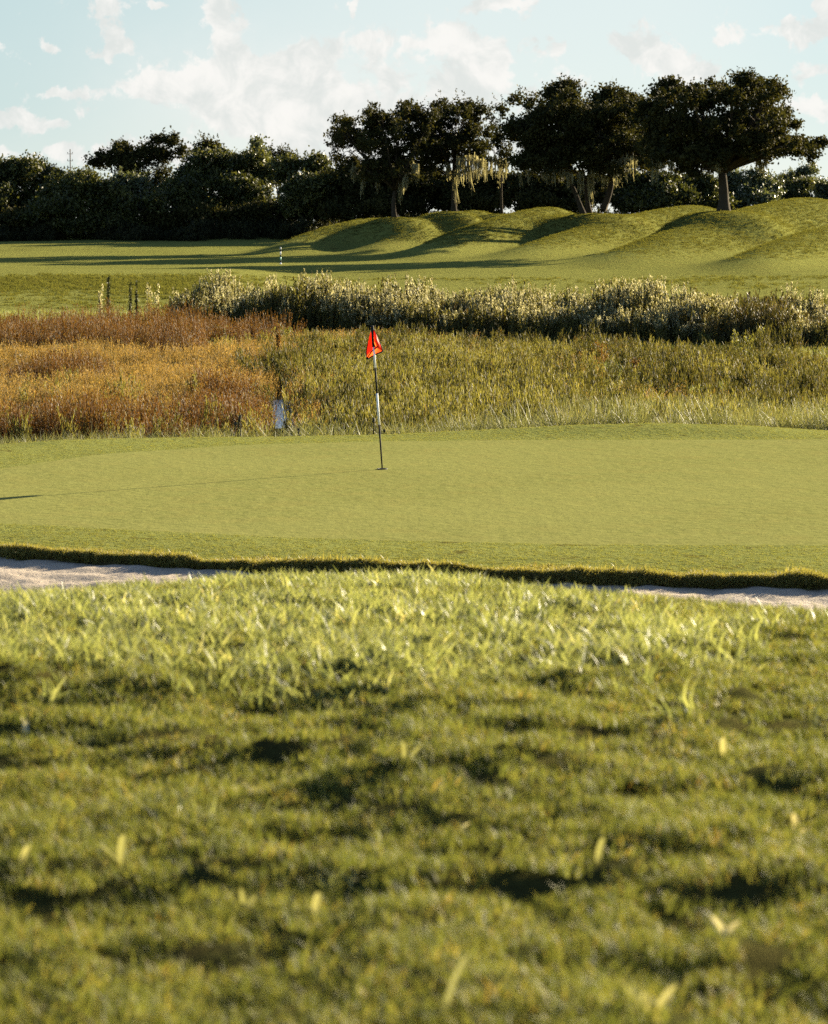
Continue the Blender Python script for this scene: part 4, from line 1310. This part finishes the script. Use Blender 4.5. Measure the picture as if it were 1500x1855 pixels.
g.tube([fp(677, 596, 0.015), fp(683, 610, -0.005), fp(687.5, 621, 0.015), fp(691, 628, 0.055), fp(694, 636.5, 0.105)], [0.009] * 5, 6)
g.tube([fp(663.8, 650, 0.08), fp(663.8, 634, 0.10), fp(666.4, 620, 0.10)], [0.007] * 3, 6)
link('hem', g.mesh('hem', [M['black']], True), fl)

# ------------------------------------------------------------------ single weeds one can tell apart
M['fennel_leaf'] = leaf_mat('fennel_leaf', [(0.0, (0.07, 0.075, 0.02)), (0.6, (0.12, 0.12, 0.03)), (1.0, (0.17, 0.15, 0.04))], 0.45, 0.6, 0.15)
M['dark_leaf'] = leaf_mat('dark_leaf', [(0.0, (0.02, 0.024, 0.01)), (1.0, (0.05, 0.055, 0.02))], 0.3, 0.6, 0.15)


def fennel(label, px, py_base, py_top, wpx, kind, seed, d=None):
    R = np.random.default_rng(seed)
    if d is None:
        d = 5.0 * FPX / (py_base - 400) * 1.0
    x = lat(px, d)
    z = Hs(x, d)
    h = (at(px, py_top, d).z - z) * (1.45 if d < 100 else 1.12)
    wd = wpx * d / FPX
    r = thing('weed_plant', label, 'weed', (x, d, z), 'single weeds standing in the marsh')
    ns = max(1, int(3 + wd * 8)) if kind != 'column' else 2
    b = disc(ns, wd * 0.16, R)
    ln = lean_iso(ns, min(0.5, wd / max(h, 0.1) * 0.55), R)
    hs = h * (0.75 + 0.25 * R.random(ns)); hs[0] = h
    g = Geo(); g.blades(b, hs, 0.022, ln, 3, 0, None, R, 0.5)
    link('stems', g.mesh('stems', [M['gold_stem'] if kind != 'column' else M['rust_stem']]), r)
    n = int(500 * h * max(0.5, wd))
    n = max(n, 260)
    i = R.integers(0, ns, n); t = 0.15 + 0.85 * R.random(n)
    c = b[i] + np.stack([ln[i, 0] * hs[i] * t ** 1.7, ln[i, 1] * hs[i] * t ** 1.7, hs[i] * (t - 0.32 * np.hypot(ln[i, 0], ln[i, 1]) * t * t)], 1)
    c += R.normal(size=(n, 3)) * (wd * 0.16 * (1.15 - t) + 0.02)[:, None]
    g = Geo(); g.leaves(c, 0.11 * (0.6 + 0.8 * R.random(n)), 0, None, R, 1.6, 0.3)
    link('foliage', g.mesh('foliage', [M[{'gold': 'fennel_leaf', 'column': 'dark_leaf', 'cream': 'cream_head', 'dark': 'dark_leaf', 'rust': 'rust_leaf'}[kind]]]), r)


fennel('pale plumed stalk left of the tall dark column weed on the left bank', 185, 568, 524, 9, 'cream', 301, 122)
fennel('tall dark column shaped weed standing alone on the left bank', 199, 560, 512, 9, 'column', 302, 124)
fennel('dark slim weed between the tall column weed and the paired stalks', 238, 566, 520, 8, 'column', 303, 121)
fennel('slim dark weed with pale tip, next right of the paired gap on the bank', 250, 562, 519, 7, 'column', 304, 122)
fennel('bushy plume topped weed nearest the left end of the reed belt', 272, 570, 521, 12, 'cream', 305, 119)
fennel('short plume topped weed touching the left end of the reed belt', 285, 572, 524, 10, 'cream', 306, 118)
fennel('green feathery bush at the left end of the reed belt', 278, 574, 537, 30, 'gold', 307, 117)
fennel('bright little fennel bush before the dark reeds, left of the gap', 1276, 640, 604, 26, 'gold', 311, 104)
fennel('upright fennel bush under the gap in the reeds, wide and rusty stemmed', 1378, 648, 590, 30, 'gold', 312, 101)
fennel('slender fennel stalk left of the bush under the reed gap', 1328, 650, 600, 14, 'gold', 313, 101)
fennel('leafy fennel clump with dark left half, right of centre', 1345, 668, 622, 50, 'gold', 314, 93)
fennel('spiky brown bush with bare twigs on the bright back meadow', 1302, 688, 652, 32, 'dark', 315, 87)
fennel('twin dark bush, left one of the pair in the right marsh', 1193, 702, 672, 26, 'dark', 316, 83)
fennel('twin dark bush, right one of the pair, greener and wider', 1220, 704, 666, 40, 'gold', 317, 82.5)
fennel('brown upright weed clump in front of the reed belt, right of centre', 1085, 672, 632, 34, 'rust', 318, 91)
fennel('small brown weed between the upright clump and the twin bushes', 1148, 695, 660, 22, 'rust', 319, 86)
fennel('wide dark feathery bush low in the right marsh', 1400, 738, 698, 60, 'dark', 320, 74)
fennel('dark bush left of the wide feathery one, low in the right marsh', 1312, 748, 715, 40, 'dark', 321, 73)
fennel('lone light stalk at the foot of the reeds below the flag', 1195, 640, 618, 8, 'gold', 322, 105)
fennel('tall rust stalk rising where orange grass meets green', 505, 680, 620, 9, 'rust', 323, 88)
fennel('green plume bush at the foot of the reeds left of the flag', 515, 625, 588, 40, 'gold', 324, 107)
fennel('green plume bush at the foot of the reeds near their left end', 400, 622, 590, 34, 'gold', 325, 107)

M['dead_stem'] = simple_mat('dead_stem', (0.035, 0.03, 0.018), 0.8, 0.1, 0.3, 6)


def dead_stalk(label, px, py_top, bend, heads=1, seed=1):
    d = float(f_back(lat(px, 49))) + 3.0
    x = lat(px, d); z = Hs(x, d)
    h = at(px, py_top, d).z - z
    r = thing('dead_stalk', label, 'dead stalk', (x, d, z), 'dead stalks along the near marsh edge')
    g = Geo(); g.tube([(0, 0, -0.05), (0.0, 0, h * 0.5), (bend * 0.3, 0, h * 0.85), (bend, 0, h * 0.98)], [0.016, 0.014, 0.011, 0.008], 6)
    link('stem', g.mesh('stem', [M['dead_stem']], True), r)
    g = Geo(); g.tube([(bend * 0.4, 0, h * 0.86), (bend * 0.75, 0, h * 0.93), (bend, 0, h), (bend * 1.3, 0, h * 1.0)], [0.008, 0.026, 0.024, 0.006], 8)
    link('seed_head', g.mesh('seed_head', [M['dead_stem']], True), r)


dead_stalk('tallest of three dark dead stalks beside the orange grass', 431, 752, 0.05)
dead_stalk('short straight dead stalk, leftmost of three beside the orange grass', 426, 764, 0.01)
dead_stalk('thin dead stalk, rightmost of three beside the orange grass', 436, 755, -0.02)
dead_stalk('dark dead stalk with hooked tip between the water and the flagstick', 604, 751, 0.05)
dead_stalk('dead stalk just left of the flagstick', 677, 757, 0.0)
dead_stalk('short dead stalk right of the flagstick', 694, 778, 0.03)
dead_stalk('short broken dead stalk below the water patch', 542, 776, -0.01)

# pale shoots in the foreground rough
M['shoot'] = leaf_mat('pale_shoot', [(0.0, (0.15, 0.15, 0.065)), (0.6, (0.20, 0.195, 0.095)), (1.0, (0.28, 0.26, 0.14))], 0.45, 0.3, 0.5)
M['straw'] = leaf_mat('dry_straw', [(0.0, (0.34, 0.30, 0.18)), (1.0, (0.48, 0.44, 0.30))], 0.35, 0.4, 0.4)


def shoot(label, px, py, parts, seed, mat='shoot'):
    """parts: (dx, dy, width) of each blade tip relative to the foot, in photo pixels"""
    R = np.random.default_rng(seed)
    p = hit(px, py, 4.0, 22)
    r = thing('grass_shoot', label, 'grass shoot', p, 'pale shoots in the foreground rough')
    s = p.y / FPX
    for (dx, dy, w) in parts:
        g = Geo()
        tipv = Vector((dx * s, R.normal() * 0.012, -dy * s))
        pts = bez((0, 0, -0.01), tipv, (-0.15 * dx * s, 0.01, 0.18 * abs(dy) * s), 6)
        V = []
        for i, q in enumerate(pts):
            hw = w * s * 0.5 * (0.55 + 0.9 * (i / 6) * (1 - i / 6) * 2 if i < 6 else 0.08)
            V += [q + Vector((-hw, 0.3 * hw, 0)), q + Vector((0, -0.2 * hw, -0.0006)), q + Vector((hw, 0.3 * hw, 0))]
        F = []
        for i in range(6):
            for j in range(2):
                F.append([3 * i + j, 3 * i + j + 1, 3 * i + j + 4, 3 * i + j + 3])
        g.add(V, F, R.random())
        link('blade', g.mesh('blade', [M[mat]], True), r)


shoot('large forked pale shoot at the bottom edge of the rough, right of centre', 1180, 1850, [(50, -70, 16), (-15, -55, 14), (-60, -75, 10), (8, -30, 16)], 1)
shoot('pale shoot with a white tip just above the large forked one', 1082, 1776, [(-24, -16, 14), (26, -36, 14)], 2)
shoot('long curved pale runner at the bottom of the rough, near centre', 800, 1850, [(55, -125, 14)], 3)
shoot('upright pale blade left of centre in the lower rough', 218, 1562, [(8, -54, 16), (-40, -30, 10)], 4)
shoot('stubby leaning pale blade close to the left edge', 34, 1568, [(22, -40, 15)], 5)
shoot('pair of splayed pale blades in the lower rough, left of the lone upright one', 444, 1660, [(20, -36, 14), (-6, -60, 10)], 6)
shoot('lone upright pale blade low in the rough, just left of centre', 570, 1662, [(8, -48, 16)], 7)
shoot('upright pale blade in the mid rough at the right', 1312, 1384, [(-3, -52, 13)], 8)
shoot('upright pale blade below the bright lump right of centre', 1082, 1562, [(12, -50, 13)], 9)
shoot('dry whitish shoot with three scattered petals near the right edge', 1445, 1512, [(24, -14, 20), (-34, -10, 16), (-8, -42, 12)], 10, 'straw')
shoot('dry whitish V shaped shoot below the three petalled one', 1316, 1690, [(-26, -32, 14), (28, -20, 16)], 11, 'straw')
shoot('small bent straw in the mid rough near centre', 820, 1520, [(32, -30, 9)], 12, 'straw')
shoot('big bleached straw lying in the shaded hollow at the left', 50, 1340, [(-12, -40, 12), (14, -12, 14)], 13, 'straw')
shoot('two short bright blades standing up on the crest before the right bunker', 1128, 1066, [(6, -22, 9), (-24, -12, 8)], 14)
shoot('thin straw curving over in the shaded dip left of centre', 735, 1390, [(-4, -50, 10), (30, -40, 9)], 15)

SC.cycles.use_denoising = False
SC.cycles.max_bounces = 8
SC.cycles.transparent_max_bounces = 4
